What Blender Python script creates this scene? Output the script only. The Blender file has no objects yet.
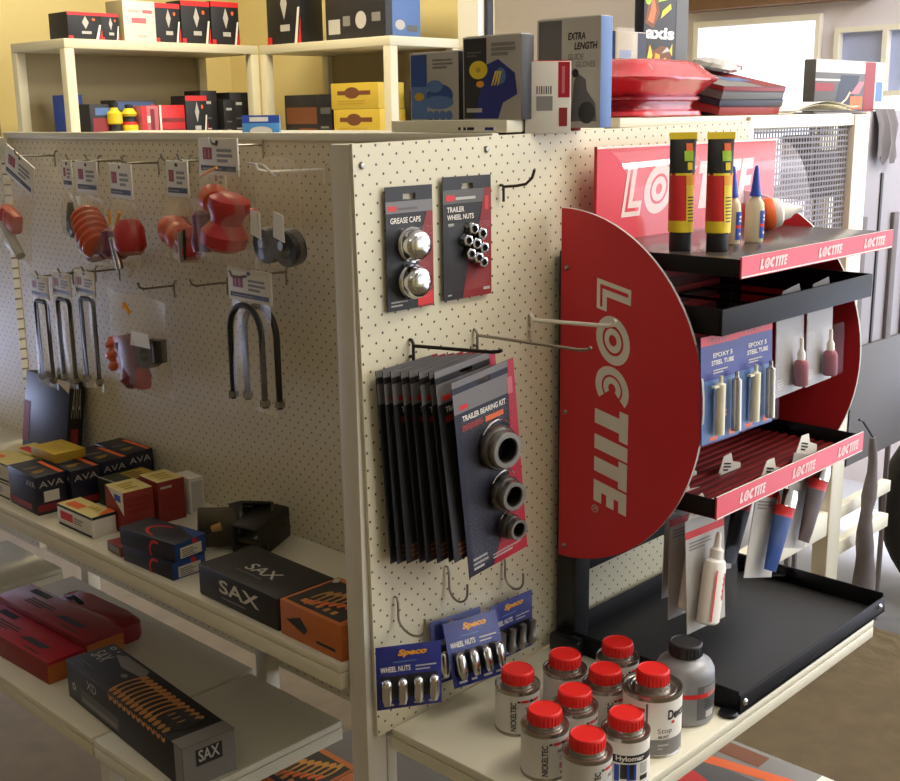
import bpy, bmesh, math, random
from mathutils import Vector, Matrix
random.seed(4)
SC = bpy.context.scene
COL = SC.collection
V = Vector
PI = math.pi
R = math.radians

# ------------------------------------------------------------------ materials
def lin(c):
    return tuple((x / 12.92 if x <= .04045 else ((x + .055) / 1.055) ** 2.4) for x in [v / 255 for v in c])

MATS = {}
def mat(name, rgb, rough=.5, metal=0., spec=.5, var=0., scale=30., bump=0., emit=None, coat=0.):
    m = bpy.data.materials.new(name); m.use_nodes = True
    nt = m.node_tree; b = nt.nodes['Principled BSDF']
    c = lin(rgb) + (1,)
    b.inputs['Base Color'].default_value = c
    b.inputs['Roughness'].default_value = rough
    b.inputs['Metallic'].default_value = metal
    b.inputs['Specular IOR Level'].default_value = spec
    b.inputs['Coat Weight'].default_value = coat
    if var or bump:
        tc = nt.nodes.new('ShaderNodeTexCoord')
        n = nt.nodes.new('ShaderNodeTexNoise'); n.inputs['Scale'].default_value = scale; n.inputs['Detail'].default_value = 5
        nt.links.new(tc.outputs['Object'], n.inputs['Vector'])
        if var:
            mx = nt.nodes.new('ShaderNodeMix'); mx.data_type = 'RGBA'
            mx.inputs['A'].default_value = tuple(min(1, x * (1 - var)) for x in c[:3]) + (1,)
            mx.inputs['B'].default_value = tuple(min(1, x * (1 + var)) for x in c[:3]) + (1,)
            nt.links.new(n.outputs['Fac'], mx.inputs['Factor'])
            nt.links.new(mx.outputs['Result'], b.inputs['Base Color'])
        if bump:
            bp = nt.nodes.new('ShaderNodeBump'); bp.inputs['Strength'].default_value = bump; bp.inputs['Distance'].default_value = .002
            nt.links.new(n.outputs['Fac'], bp.inputs['Height']); nt.links.new(bp.outputs['Normal'], b.inputs['Normal'])
    if emit:
        b.inputs['Emission Color'].default_value = lin(emit[0]) + (1,); b.inputs['Emission Strength'].default_value = emit[1]
    MATS[name] = m
    return m

def clear(name, tint=(255, 255, 255), haze=.06, gloss=.10, rough=.12, edge=.3):
    m = bpy.data.materials.new(name); m.use_nodes = True
    nt = m.node_tree; nt.nodes.clear(); N = nt.nodes.new; L = nt.links.new
    out = N('ShaderNodeOutputMaterial'); t = N('ShaderNodeBsdfTransparent'); t.inputs['Color'].default_value = lin(tint) + (1,)
    g = N('ShaderNodeBsdfGlossy'); g.inputs['Roughness'].default_value = rough
    d = N('ShaderNodeBsdfDiffuse'); d.inputs['Color'].default_value = (.8, .78, .75, 1)
    lw = N('ShaderNodeLayerWeight'); lw.inputs['Blend'].default_value = .25
    ma = N('ShaderNodeMath'); ma.operation = 'MULTIPLY_ADD'; ma.inputs[1].default_value = edge; ma.inputs[2].default_value = gloss
    L(lw.outputs['Facing'], ma.inputs[0])
    m1 = N('ShaderNodeMixShader'); m1.inputs[0].default_value = haze; L(t.outputs[0], m1.inputs[1]); L(d.outputs[0], m1.inputs[2])
    m2 = N('ShaderNodeMixShader'); L(ma.outputs[0], m2.inputs[0]); L(m1.outputs[0], m2.inputs[1]); L(g.outputs[0], m2.inputs[2])
    L(m2.outputs[0], out.inputs['Surface'])
    MATS[name] = m
    return m

def pegmat(name, rgb, ax, pitch, hole=.0021, hole_shade_rgb=(62, 50, 36), off=(0, 0), through=False):
    """painted hardboard with two interleaved square lattices of dark dots for holes, their inner shade put into the colour"""
    m = bpy.data.materials.new(name); m.use_nodes = True
    nt = m.node_tree; N = nt.nodes.new; L = nt.links.new; b = nt.nodes['Principled BSDF']
    tc = N('ShaderNodeTexCoord'); sp = N('ShaderNodeSeparateXYZ'); L(tc.outputs['Object'], sp.inputs[0])
    def M(op, a, v=None, c=None):
        n = N('ShaderNodeMath'); n.operation = op
        for i, q in enumerate((a, v, c)):
            if q is None: continue
            if isinstance(q, (int, float)): n.inputs[i].default_value = q
            else: L(q, n.inputs[i])
        return n.outputs[0]
    def lattice(o):
        dd = []
        for k, axis in enumerate((ax, 'Z')):
            q = M('ADD', sp.outputs[axis], o[k] + pitch * 400.5)
            q = M('MODULO', q, pitch); q = M('SUBTRACT', q, pitch / 2); dd.append(M('MULTIPLY', q, q))
        return M('SQRT', M('ADD', dd[0], dd[1]))
    d = M('MINIMUM', lattice(off), lattice((off[0] + pitch / 2, off[1] + pitch / 2)))
    h = M('LESS_THAN', d, hole)
    nz = N('ShaderNodeTexNoise'); nz.inputs['Scale'].default_value = 3; L(tc.outputs['Object'], nz.inputs['Vector'])
    c = lin(rgb)
    v = N('ShaderNodeMix'); v.data_type = 'RGBA'
    v.inputs['A'].default_value = tuple(x * .93 for x in c) + (1,); v.inputs['B'].default_value = tuple(min(1, x * 1.05) for x in c) + (1,)
    L(nz.outputs['Fac'], v.inputs['Factor'])
    mx = N('ShaderNodeMix'); mx.data_type = 'RGBA'; L(h, mx.inputs['Factor']); L(v.outputs['Result'], mx.inputs['A'])
    mx.inputs['B'].default_value = lin(hole_shade_rgb) + (1,)
    L(mx.outputs['Result'], b.inputs['Base Color'])
    b.inputs['Roughness'].default_value = .45
    MATS[name] = m
    return m

# ------------------------------------------------------------------ mesh builder
_TXT = {}
def glyphs(s, bold):
    key = (s, bold)
    if key not in _TXT:
        cu = bpy.data.curves.new('t', 'FONT'); cu.body = s; cu.resolution_u = 3; cu.offset = bold
        o = bpy.data.objects.new('t', cu); COL.objects.link(o)
        dg = bpy.context.evaluated_depsgraph_get(); dg.update()
        me = bpy.data.meshes.new_from_object(o.evaluated_get(dg))
        vs = [tuple(v.co) for v in me.vertices]; fs = [tuple(p.vertices) for p in me.polygons]
        bpy.data.objects.remove(o); bpy.data.curves.remove(cu); bpy.data.meshes.remove(me)
        _TXT[key] = (vs, fs)
    return _TXT[key]

class MB:
    def __init__(s): s.v = []; s.f = []; s.m = []; s.sm = []; s.mats = []
    def mi(s, name):
        if name not in s.mats: s.mats.append(name)
        return s.mats.index(name)
    def add(s, vs, fs, m, smooth=False):
        b = len(s.v); s.v += [tuple(q) for q in vs]
        k = s.mi(m) if isinstance(m, str) else None
        for i, f in enumerate(fs):
            s.f.append(tuple(b + j for j in f)); s.m.append(k if k is not None else s.mi(m[i])); s.sm.append(smooth)
    def poly(s, pts, m): s.add(pts, [tuple(range(len(pts)))], m)
    def box(s, lo, hi, m, bev=0., mats=None):
        """mats: dict of face -> material for '-X','+X','-Y','+Y','-Z','+Z'"""
        (x0, y0, z0), (x1, y1, z1) = lo, hi
        if bev <= 0:
            vs = [(x0, y0, z0), (x1, y0, z0), (x1, y1, z0), (x0, y1, z0), (x0, y0, z1), (x1, y0, z1), (x1, y1, z1), (x0, y1, z1)]
            fs = [(0, 3, 2, 1), (4, 5, 6, 7), (0, 1, 5, 4), (2, 3, 7, 6), (0, 4, 7, 3), (1, 2, 6, 5)]
            names = ['-Z', '+Z', '-Y', '+Y', '-X', '+X']
            s.add(vs, fs, [(mats or {}).get(n, m) for n in names]); return
        bm = bmesh.new()
        r = bmesh.ops.create_cube(bm, size=1)
        for v in bm.verts:
            v.co = V((x0 + (v.co.x + .5) * (x1 - x0), y0 + (v.co.y + .5) * (y1 - y0), z0 + (v.co.z + .5) * (z1 - z0)))
        bmesh.ops.bevel(bm, geom=bm.edges[:], offset=min(bev, .45 * min(x1 - x0, y1 - y0, z1 - z0)), segments=2, affect='EDGES', profile=.5)
        bm.normal_update(); bm.verts.index_update()
        fm = []
        for f in bm.faces:
            n = f.normal; a = max(range(3), key=lambda i: abs(n[i]))
            fm.append((mats or {}).get(('+' if n[a] > 0 else '-') + 'XYZ'[a], m))
        s.add([v.co[:] for v in bm.verts], [tuple(v.index for v in f.verts) for f in bm.faces], fm); bm.free()
    def tube(s, pts, r, m, seg=8, caps=True):
        pts = [V(p) for p in pts]; n = len(pts); rr = r if isinstance(r, (list, tuple)) else [r] * n
        vs = []; prev = None
        for i, p in enumerate(pts):
            t = (pts[min(i + 1, n - 1)] - pts[max(i - 1, 0)]).normalized()
            if prev is None:
                u = t.orthogonal().normalized()
            else:
                u = (prev - t * prev.dot(t)).normalized()
            prev = u; w = t.cross(u)
            for k in range(seg):
                a = 2 * PI * k / seg; vs.append(p + (u * math.cos(a) + w * math.sin(a)) * rr[i])
        fs = [(i * seg + k, i * seg + (k + 1) % seg, (i + 1) * seg + (k + 1) % seg, (i + 1) * seg + k) for i in range(n - 1) for k in range(seg)]
        s.add(vs, fs, m, True)
        if caps:
            s.add(vs[:seg], [tuple(range(seg - 1, -1, -1))], m); s.add(vs[-seg:], [tuple(range(seg))], m)
    def lathe(s, prof, m, o=(0, 0, 0), ax=(0, 0, 1), seg=24, sx=1., sy=1.):
        """prof: list of (r, h) or (r, h, material); hard breaks by repeating a point"""
        A = V(ax).normalized(); u = A.orthogonal().normalized() if abs(A.z) < .999 else V((1, 0, 0)); w = A.cross(u); o = V(o)
        ring = []
        for q in prof:
            ring.append([o + A * q[1] + (u * math.cos(2 * PI * k / seg) * sx + w * math.sin(2 * PI * k / seg) * sy) * q[0] for k in range(seg)])
        for i in range(len(prof) - 1):
            if prof[i][:2] == prof[i + 1][:2]: continue
            mm = prof[i + 1][2] if len(prof[i + 1]) > 2 else m
            fs = [(k, (k + 1) % seg, seg + (k + 1) % seg, seg + k) for k in range(seg)]
            s.add(ring[i] + ring[i + 1], fs, mm, True)
    def extr(s, pts, d, m, side=None):
        """planar outline pts extruded by vector d"""
        pts = [V(p) for p in pts]; d = V(d); n = len(pts)
        s.poly(pts[::-1], m); s.poly([p + d for p in pts], m)
        s.add(pts + [p + d for p in pts], [(i, (i + 1) % n, n + (i + 1) % n, n + i) for i in range(n)], side or m)
    def rect(s, F, x0, y0, x1, y1, m, k=1):
        o, u, v, n = F; e = n * (.0003 * k)
        s.poly([o + u * a + v * b + e for a, b in ((x0, y0), (x1, y0), (x1, y1), (x0, y1))], m)
    def shape(s, F, pts, m, k=1):
        o, u, v, n = F; e = n * (.0003 * k); s.poly([o + u * a + v * b + e for a, b in pts], m)
    def disc(s, F, cx, cy, rx, ry, m, k=1, r0=0, a0=0, a1=360, seg=24):
        o, u, v, n = F; e = n * (.0003 * k); P = lambda a, q: o + u * (cx + rx * q * math.cos(a)) + v * (cy + ry * q * math.sin(a)) + e
        an = [R(a0 + (a1 - a0) * i / seg) for i in range(seg + 1)]
        if r0 <= 0:
            s.poly([P(a, 1) for a in an[:-1]] if a1 - a0 >= 360 else [P(a, 1) for a in an], m)
        else:
            vs = [P(a, 1) for a in an] + [P(a, r0) for a in an]; n1 = seg + 1
            s.add(vs, [(i, i + 1, n1 + i + 1, n1 + i) for i in range(seg)], m)
    def text(s, F, t, x0, y0, w, h, m, k=2, bold=.02, shear=0.):
        vs, fs = glyphs(t, bold)
        if not vs: return
        xa = min(v[0] for v in vs); xb = max(v[0] for v in vs); ya = min(v[1] for v in vs); yb = max(v[1] for v in vs)
        o, u, v, n = F; e = n * (.0003 * k)
        s.add([o + u * (x0 + (q[0] - xa) / (xb - xa) * w + shear * (q[1] - ya) / (yb - ya) * h) + v * (y0 + (q[1] - ya) / (yb - ya) * h) + e for q in vs], fs, m)
    def lines(s, F, x0, y0, x1, y1, n, m, k=2, fill=.5, seed=1):
        """blocks of print too small to read"""
        rnd = random.Random(seed); st = (y1 - y0) / n
        for i in range(n):
            s.rect(F, x0, y0 + i * st, x0 + (x1 - x0) * rnd.uniform(.6, 1), y0 + (i + fill) * st, m, k)
    def build(s, name, parent=None, loc=None, rot=None, **props):
        me = bpy.data.meshes.new(name)
        me.from_pydata(s.v, [], s.f); me.update()
        for n in s.mats: me.materials.append(MATS[n])
        me.polygons.foreach_set('material_index', s.m); me.polygons.foreach_set('use_smooth', s.sm)
        bm = bmesh.new(); bm.from_mesh(me); bmesh.ops.remove_doubles(bm, verts=bm.verts, dist=1e-6); bm.to_mesh(me); bm.free()
        try:
            me.set_sharp_from_angle(angle=R(40))
        except Exception: pass
        o = bpy.data.objects.new(name, me); COL.objects.link(o)
        if parent is not None: o.parent = parent
        if loc is not None: o.location = loc
        if rot is not None: o.rotation_euler = rot
        for k, v in props.items():
            if v is not None: o[k] = v
        return o

def thing(name, label, cat, loc=(0, 0, 0), rot=(0, 0, 0), group=None):
    o = bpy.data.objects.new(name, None); COL.objects.link(o); o.empty_display_size = .05
    o.location = loc; o.rotation_euler = rot; o['label'] = label; o['category'] = cat
    if group: o['group'] = group
    return o

def copy_tree(src, loc, rot=None, label=None, parent=None):
    c = src.copy(); COL.objects.link(c)
    if parent is None:
        c.location = loc
        if rot is not None: c.rotation_euler = rot
        if label: c['label'] = label
    else: c.parent = parent
    for ch in list(src.children): copy_tree(ch, None, None, None, c)
    return c

def frame(lo, hi, face):
    """origin, right, up, normal of one face of an axis box as seen from outside; plus its width and height"""
    (x0, y0, z0), (x1, y1, z1) = lo, hi
    if face == '-X': return (V((x0, y1, z0)), V((0, -1, 0)), V((0, 0, 1)), V((-1, 0, 0))), y1 - y0, z1 - z0
    if face == '-Y': return (V((x0, y0, z0)), V((1, 0, 0)), V((0, 0, 1)), V((0, -1, 0))), x1 - x0, z1 - z0
    if face == '+Z': return (V((x0, y0, z1)), V((1, 0, 0)), V((0, 1, 0)), V((0, 0, 1))), x1 - x0, y1 - y0
    if face == '+ZX': return (V((x0, y1, z1)), V((0, -1, 0)), V((1, 0, 0)), V((0, 0, 1))), y1 - y0, x1 - x0

def carton(name, label, cat, loc, rz, size, m, mats=None, decals=(), group=None, bev=.002, parts=None):
    """a printed carton; decals: (face, kind, ...) with coordinates 0..1 across that face"""
    sx, sy, sz = size; lo = (-sx / 2, -sy / 2, 0); hi = (sx / 2, sy / 2, sz)
    b = MB(); b.box(lo, hi, m, bev, mats)
    for i, d in enumerate(decals):
        F, w, h = frame(lo, hi, d[0]); k = 1 + i * .5
        if d[1] == 'r': b.rect(F, d[2] * w, d[3] * h, d[4] * w, d[5] * h, d[6], k)
        elif d[1] == 't': b.text(F, d[6], d[2] * w, d[3] * h, (d[4] - d[2]) * w, (d[5] - d[3]) * h, d[7], k, d[8] if len(d) > 8 else .02)
        elif d[1] == 'e': b.disc(F, d[2] * w, d[3] * h, d[4] * w, d[5] * h, d[6], k, *(d[7:]))
        elif d[1] == 'p': b.shape(F, [(x * w, y * h) for x, y in d[2]], d[3], k)
        elif d[1] == 'l': b.lines(F, d[2] * w, d[3] * h, d[4] * w, d[5] * h, d[6], d[7], k, .5, i + 3)
    o = b.build(name, None, loc, (0, 0, rz), label=label, category=cat, group=group)
    return o
CAMP = (1165.475, .767221, .2328914, -.01304508, -1.0355098, -1.1670124, .0523068)
# ------------------------------------------------------------------ palette
pegmat('peg_cream', (222, 214, 186), 'X', .0254, hole=.0019, hole_shade_rgb=(80, 66, 48))
pegmat('peg_side', (222, 212, 184), 'Y', .0254, hole_shade_rgb=(118, 104, 82))
mat('cream_paint', (224, 220, 202), .4, var=.04, scale=8)
mat('shelf_paint', (226, 220, 198), .38, var=.04, scale=6)
mat('post_paint', (214, 208, 192), .45, var=.04, scale=6)
mat('wall_cream', (240, 222, 160), .8, var=.03, scale=2)
mat('wall_lavender', (228, 222, 232), .8, var=.02, scale=2)
mat('white_trim', (245, 240, 226), .6)
mat('unit_paint', (222, 214, 184), .5, var=.04, scale=5)
mat('unit_back', (176, 160, 122), .7)
mat('floor', (212, 194, 164), .75, var=.22, scale=14, bump=.1)
mat('concrete_sky_tint', (206, 210, 228), .5, var=.05, scale=5)
mat('timber', (128, 96, 70), .6, var=.15, scale=12)
mat('black_metal', (20, 19, 22), .55, spec=.25)
mat('strip_print', (246, 206, 204), .5)
mat('grey_card', (158, 153, 150), .5)
mat('black_satin', (24, 24, 27), .3)
mat('tray_floor', (36, 35, 36), .5, var=.1, scale=8)
mat('shelf_gloss', (74, 66, 64), .22)
mat('maroon', (84, 24, 28), .5)
mat('sign_red', (206, 50, 58), .42, spec=.3)
mat('strip_red', (222, 62, 76), .4)
mat('white_print', (238, 232, 222), .5)
mat('sign_white', (226, 222, 212), .5)
mat('silver_print', (206, 202, 190), .4)
mat('black', (22, 21, 22), .5)
mat('ink', (38, 36, 38), .5)
mat('carton_black', (30, 29, 32), .5)
mat('carton_navy', (28, 30, 50), .45)
mat('carton_white', (226, 220, 208), .6)
mat('carton_cream', (228, 210, 140), .6)
mat('carton_grey', (176, 170, 160), .6)
mat('grey_print', (132, 128, 124), .6)
mat('mid_grey', (94, 92, 92), .55)
mat('pale_grey', (190, 186, 180), .6)
mat('red_print', (214, 40, 42), .45)
mat('dark_red', (138, 34, 36), .5)
mat('red_carton', (142, 44, 38), .55)
mat('crimson', (176, 28, 52), .35)
mat('orange_print', (236, 106, 44), .5)
mat('orange_carton', (190, 104, 42), .6, var=.1, scale=20)
mat('amber', (238, 164, 30), .5)
mat('yellow_print', (236, 206, 40), .5)
mat('yellow_carton', (214, 182, 60), .6)
mat('mustard', (196, 160, 50), .6)
mat('blue_print', (40, 78, 180), .45)
mat('navy_card', (34, 44, 128), .4)
mat('sky_blue', (88, 158, 226), .5)
mat('steel_blue', (84, 116, 170), .5)
mat('blue_box', (34, 72, 142), .4)
mat('green_dark', (48, 56, 40), .5)
mat('lime', (160, 200, 40), .5)
mat('tube_brown', (84, 68, 66), .4)
mat('brown_print', (120, 70, 40), .6)
mat('gold', (196, 150, 84), .35, metal=.5)
mat('copper_wire', (206, 142, 78), .35, metal=.3)
mat('chrome', (214, 216, 220), .16, metal=1)
mat('zinc', (150, 148, 142), .34, metal=1, var=.1, scale=40)
mat('steel', (120, 116, 112), .32, metal=1)
mat('dark_steel', (66, 62, 58), .4, metal=.9)
mat('hook_metal', (150, 144, 128), .35, metal=.9)
mat('hook_white', (226, 220, 208), .4)
mat('tin', (176, 172, 164), .26, metal=.95)
mat('tin_label', (216, 212, 204), .45, metal=.15)
mat('lid_red', (226, 36, 32), .42)
mat('lid_black', (36, 35, 37), .45)
mat('bottle_grey', (142, 142, 144), .4, metal=.2)
mat('bottle_cream', (230, 222, 190), .35)
mat('poly_red', (180, 42, 44), .4)
mat('poly_orange', (206, 92, 60), .4)
mat('poly_purple', (120, 44, 70), .4)
mat('olive', (74, 66, 46), .45, metal=.5)
mat('olive_dark', (40, 35, 29), .55, metal=.15)
mat('wrap_red', (214, 44, 56), .22, coat=.6)
mat('wrap_dark', (150, 34, 50), .3, coat=.4)
mat('rubber', (28, 27, 28), .7)
mat('grey_cloth', (104, 98, 100), .8, var=.15, scale=30)
mat('paper', (246, 240, 222), .7)
mat('panel_white', (150, 145, 152), .5)
mat('door_blue', (176, 184, 214), .6)
mat('pane_blue', (180, 190, 232), .3)
mat('mesh_metal', (112, 106, 110), .5)
mat('pink_card', (198, 110, 118), .5)
mat('card_clear_grey', (120, 116, 118), .45)
clear('clear_film', haze=.0, gloss=.004, rough=.2, edge=.05)
clear('clear_bag', (255, 252, 244), haze=.13, gloss=.015, rough=.3, edge=.12)
clear('clear_sheet', (255, 240, 242), haze=.06, gloss=.04, rough=.08, edge=.2)
clear('glass', haze=.0, gloss=.04, rough=.02)
# ------------------------------------------------------------------ the room
def struct(name, b, **kw):
    o = b.build(name); o['kind'] = 'structure'
    for k, v in kw.items(): o[k] = v
    return o
FZ = -1.5
b = MB(); b.box((-5, -5, FZ - .1), (2.25, 6.2, FZ), 'floor'); b.box((2.25, -5, FZ - .1), (3.72, 6.2, FZ), 'concrete_sky_tint'); struct('floor', b)  # right strip is concrete, its pale blue colour holding the sky reflection
b = MB(); b.box((3.72, -6, FZ - .12), (9, 7, FZ - .01), 'concrete_sky_tint'); o = struct('ground', b)
b = MB(); b.box((-5, -5, 1.25), (3.72, 6.2, 1.33), 'white_trim'); struct('ceiling', b)
# wall behind the left shelving unit, with a doorway at its left end
b = MB(); b.box((.98, 3.06, FZ), (3.6, 3.16, 1.25), 'wall_cream'); struct('wall_left', b)
b = MB(); b.box((.86, 3.04, FZ), (.98, 3.18, 1.25), 'unit_back'); struct('trim_1', b)
b = MB(); b.box((-5, 3.7, FZ), (.86, 3.76, 1.25), 'door_blue'); b.box((-5, 3.66, .3), (.86, 3.76, 1.25), 'wall_cream'); struct('door_1', b)
# nib wall that the right-hand unit stands against, with its white end post
b = MB(); b.box((2.031, 1.613, FZ), (2.09, 3.06, 1.25), 'wall_cream'); struct('wall_middle', b)
b = MB(); b.box((2.0, 1.605, FZ), (2.03, 1.70, 1.25), 'white_trim'); struct('trim_2', b)
b = MB(); b.box((2.0305, 1.59, FZ), (2.06, 1.612, 1.25), 'ink'); struct('trim_3', b)
# back wall with two windows
X0, X1 = 3.6, 3.72
b = MB()
b.box((X0, 1.76, FZ), (X1, 3.06, 1.25), 'wall_lavender')
b.box((X0, .45, .43), (X1, 1.76, 1.25), 'wall_lavender')
b.box((X0, 1.165, FZ), (X1, 1.76, -.72), 'wall_lavender')
b.box((X0, 1.10, FZ), (X1, 1.165, .43), 'wall_lavender')
b.box((X0, .45, .37), (X1, 1.10, .43), 'wall_lavender')
b.box((X0, .45, FZ), (X1, 1.10, -.72), 'wall_lavender')
struct('wall_back', b)
b = MB()
for lo, hi in (((3.57, 1.165, .405), (3.64, 1.76, .43)), ((3.57, 1.735, -.72), (3.64, 1.76, .405)), ((3.57, 1.165, -.72), (3.64, 1.185, .405)), ((3.57, 1.165, -.74), (3.64, 1.76, -.72))):
    b.box(lo, hi, 'white_trim')
w = struct('window_1', b)
g = MB(); g.box((3.61, 1.185, -.72), (3.614, 1.735, .405), 'glass'); g.build('pane', w)
b = MB()
for lo, hi in (((3.57, .45, .35), (3.64, 1.10, .37)), ((3.57, 1.08, -.72), (3.64, 1.10, .35)), ((3.57, .88, -.72), (3.64, .90, .35)), ((3.57, .45, .1), (3.64, 1.10, .12))):
    b.box(lo, hi, 'white_trim')
w = struct('window_2', b)
g = MB(); g.box((3.61, .45, .12), (3.614, 1.08, .35), 'pane_blue'); g.build('pane', w)
g = MB(); g.box((3.61, .45, -.72), (3.614, 1.08, .10), 'glass'); g.build('pane', w)
b = MB(); b.box((3.50, .95, .472), (3.6, 1.82, .62), 'timber', .004); struct('beam', b)

# ------------------------------------------------------------------ the shop stand
TILT = -.0165
stand = thing('display_stand', 'cream painted shop display stand with pegboard end and side panels', 'display stand', (0, 0, 0))
b = MB(); b.box((-.003, 0, -.845), (1.012, .006, .016), 'peg_cream')
b.lathe([(0, .0035), (.0035, .003), (.0052, .001), (.0052, 0)], 'zinc', (.012, 0, -.0125), (0, -1, 0), 12)
b.lathe([(0, .0035), (.0035, .003), (.0052, .001), (.0052, 0)], 'zinc', (.258, 0, -.003), (0, -1, 0), 12)
ep = b.build('end_pegboard', stand, None, (0, TILT, 0)); ep['label'] = 'perforated cream end panel'
b = MB(); b.box((.29, .02, -1.04), (.296, 1.575, .012), 'peg_side')
sp = b.build('side_pegboard', stand)
b = MB(); b.box((.284, .012, .010), (.30, 1.58, .024), 'cream_paint', .002); b.build('top_rail', stand)
b = MB(); b.box((-.004, .0065, FZ), (.034, .043, .0155), 'post_paint', .002); b.build('corner_post', stand)
b = MB(); b.box((.036, .0065, FZ), (.055, .05, -.86), 'post_paint', .002); b.build('shelf_leg', stand)
b = MB(); b.box((.298, 1.385, FZ), (.33, 1.42, -.76), 'post_paint', .002); b.build('post', stand)
b = MB(); b.box((.25, .595, FZ), (.282, .63, -.79), 'post_paint', .002); b.build('post', stand)
b = MB(); b.box((.284, 1.60, -1.04), (.30, 3.0, -.02), 'peg_side'); b.box((.27, 1.585, -.03), (.31, 3.0, .012), 'cream_paint', .003); b.build('far_side_panel', stand)
b = MB(); b.box((.30, .008, -.006), (1.45, .30, .0155), 'cream_paint'); b.box((.30, .30, -.006), (.66, 1.57, .0105), 'cream_paint'); b.build('top_deck', stand, None, (0, TILT, 0))
b = MB(); b.box((.315, .01, .024), (.56, .262, .0425), 'shelf_paint', .002); tb = b.build('top_board', stand)
b = MB(); F = (V((.315, .262, .024)), V((0, -1, 0)), V((0, 0, 1)), V((-1, 0, 0)))
b.rect(F, .150, .003, .232, .0085, 'white_print', 1)
for i, (a, c) in enumerate(((.152, .158), (.163, .169), (.171, .186), (.208, .226))): b.rect(F, a, .0035, c, .008, 'ink' if i < 3 else 'navy_card', 2)
b.build('label_strip', tb)
b = MB(); b.box((.60, .008, .026), (1.46, .30, .0425), 'shelf_paint', .002); b.build('top_board', stand)
# mesh bay at the far end of the stand
b = MB()
for lo, hi in (((1.012, 0, .018), (1.452, .02, .040)), ((1.012, 0, -.62), (1.026, .02, .018)), ((1.026, 0, -.62), (1.452, .02, -.60))): b.box(lo, hi, 'cream_paint')
mf = b.build('mesh_frame', stand)
b = MB(); x = 1.03
while x < 1.446: b.box((x, .008, -.60), (x + .0042, .0096, .018), 'mesh_metal'); x += .0118
z = -.595
while z < .015: b.box((1.026, .0078, z), (1.448, .0098, z + .0042), 'mesh_metal'); z += .0118
b.build('wire_mesh', mf)
b = MB(); b.box((1.452, -.004, -1.06), (1.515, .036, .040), 'cream_paint', .003); b.build('post', stand)
b = MB(); b.box((1.03, .0, -.93), (1.452, .03, -.87), 'cream_paint', .002); b.build('cross_rail', stand)
b = MB(); b.box((1.515, .0, -.905), (1.80, .025, -.875), 'cream_paint', .002); b.build('cross_rail', stand)
b = MB(); b.box((1.515, .0, -1.0), (1.80, .025, -.965), 'cream_paint', .002); b.build('cross_rail', stand)
b = MB(); b.box((-.05, .06, -1.30), (.62, .64, -1.283), 'mid_grey', .002); b.build('bottom_deck', stand)

def shelf(name, label, lo, hi, lip, legs=(), lipx='-X'):
    t = thing(name, label, 'shelf', (lo[0], lo[1], lo[2]))
    o = V(lo)
    b = MB(); b.box((0, 0, hi[2] - lo[2] - .014), V(hi) - o, 'shelf_paint', .003); b.build('board', t)
    b = MB()
    d = V(hi) - o
    if lipx == '-X':
        b.box((.0, 0, d.z - lip), (.018, d.y, d.z - .0142), 'shelf_paint', .002); b.box((.018, 0, d.z - lip), (d.x, .016, d.z - .0142), 'shelf_paint')
    else:
        b.box((0, 0, d.z - lip), (d.x, .018, d.z - .0142), 'shelf_paint', .002); b.box((0, .018, d.z - lip), (.016, d.y, d.z - .0142), 'shelf_paint')
    b.build('front_lip', t)
    for lx, ly, lz in legs:
        b = MB(); b.box((lx, ly, lz - lo[2]), (lx + .03, ly + .03, hi[2] - lo[2] - lip), 'post_paint', .002); b.build('leg', t)
    return t
shelf('side_shelf', 'upper cream shelf under the side pegboard carrying small cartons', (-.018, .046, -.775), (.288, 2.2, -.735), .04)
shelf('lower_shelf', 'lower grey-white shelf board under the long black carton, near section', (-.108, .36, -1.09), (.245, .645, -1.05), .038, ((.008, .252, FZ),))
shelf('lower_shelf', 'lower grey-white shelf board carrying the two long red boxes, middle section', (-.108, .652, -1.09), (.262, 1.392, -1.05), .038)
shelf('lower_shelf', 'empty pale shelf board beyond the red boxes, at the left edge', (-.12, 1.46, -1.08), (.27, 1.76, -1.05), .03)
shelf('end_shelf', 'white shelf under the end pegboard carrying the red-capped tins', (.036, -.366, -.874), (.885, -.003, -.84), .034, (), '-Y')
shelf('base_shelf', 'low white shelf beneath the tins carrying a flat tool case', (.46, -.50, -1.235), (.86, -.004, -1.2), .03, (), '-Y')
for k, (x, y) in enumerate(((.085, -.37), (.82, -.37))):
    pass

# remaining walls of the shop: closed at the left and behind the camera, with the glazed front at the right
b = MB(); b.box((-5.1, -5, FZ), (-5, 6.2, 1.25), 'unit_back'); struct('wall_far_left', b)
b = MB(); b.box((-5, -5.1, FZ), (.6, -5, 1.25), 'wall_cream'); b.box((.6, -5.1, FZ), (3.72, -5, -.7), 'wall_cream'); struct('wall_front', b)
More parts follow.
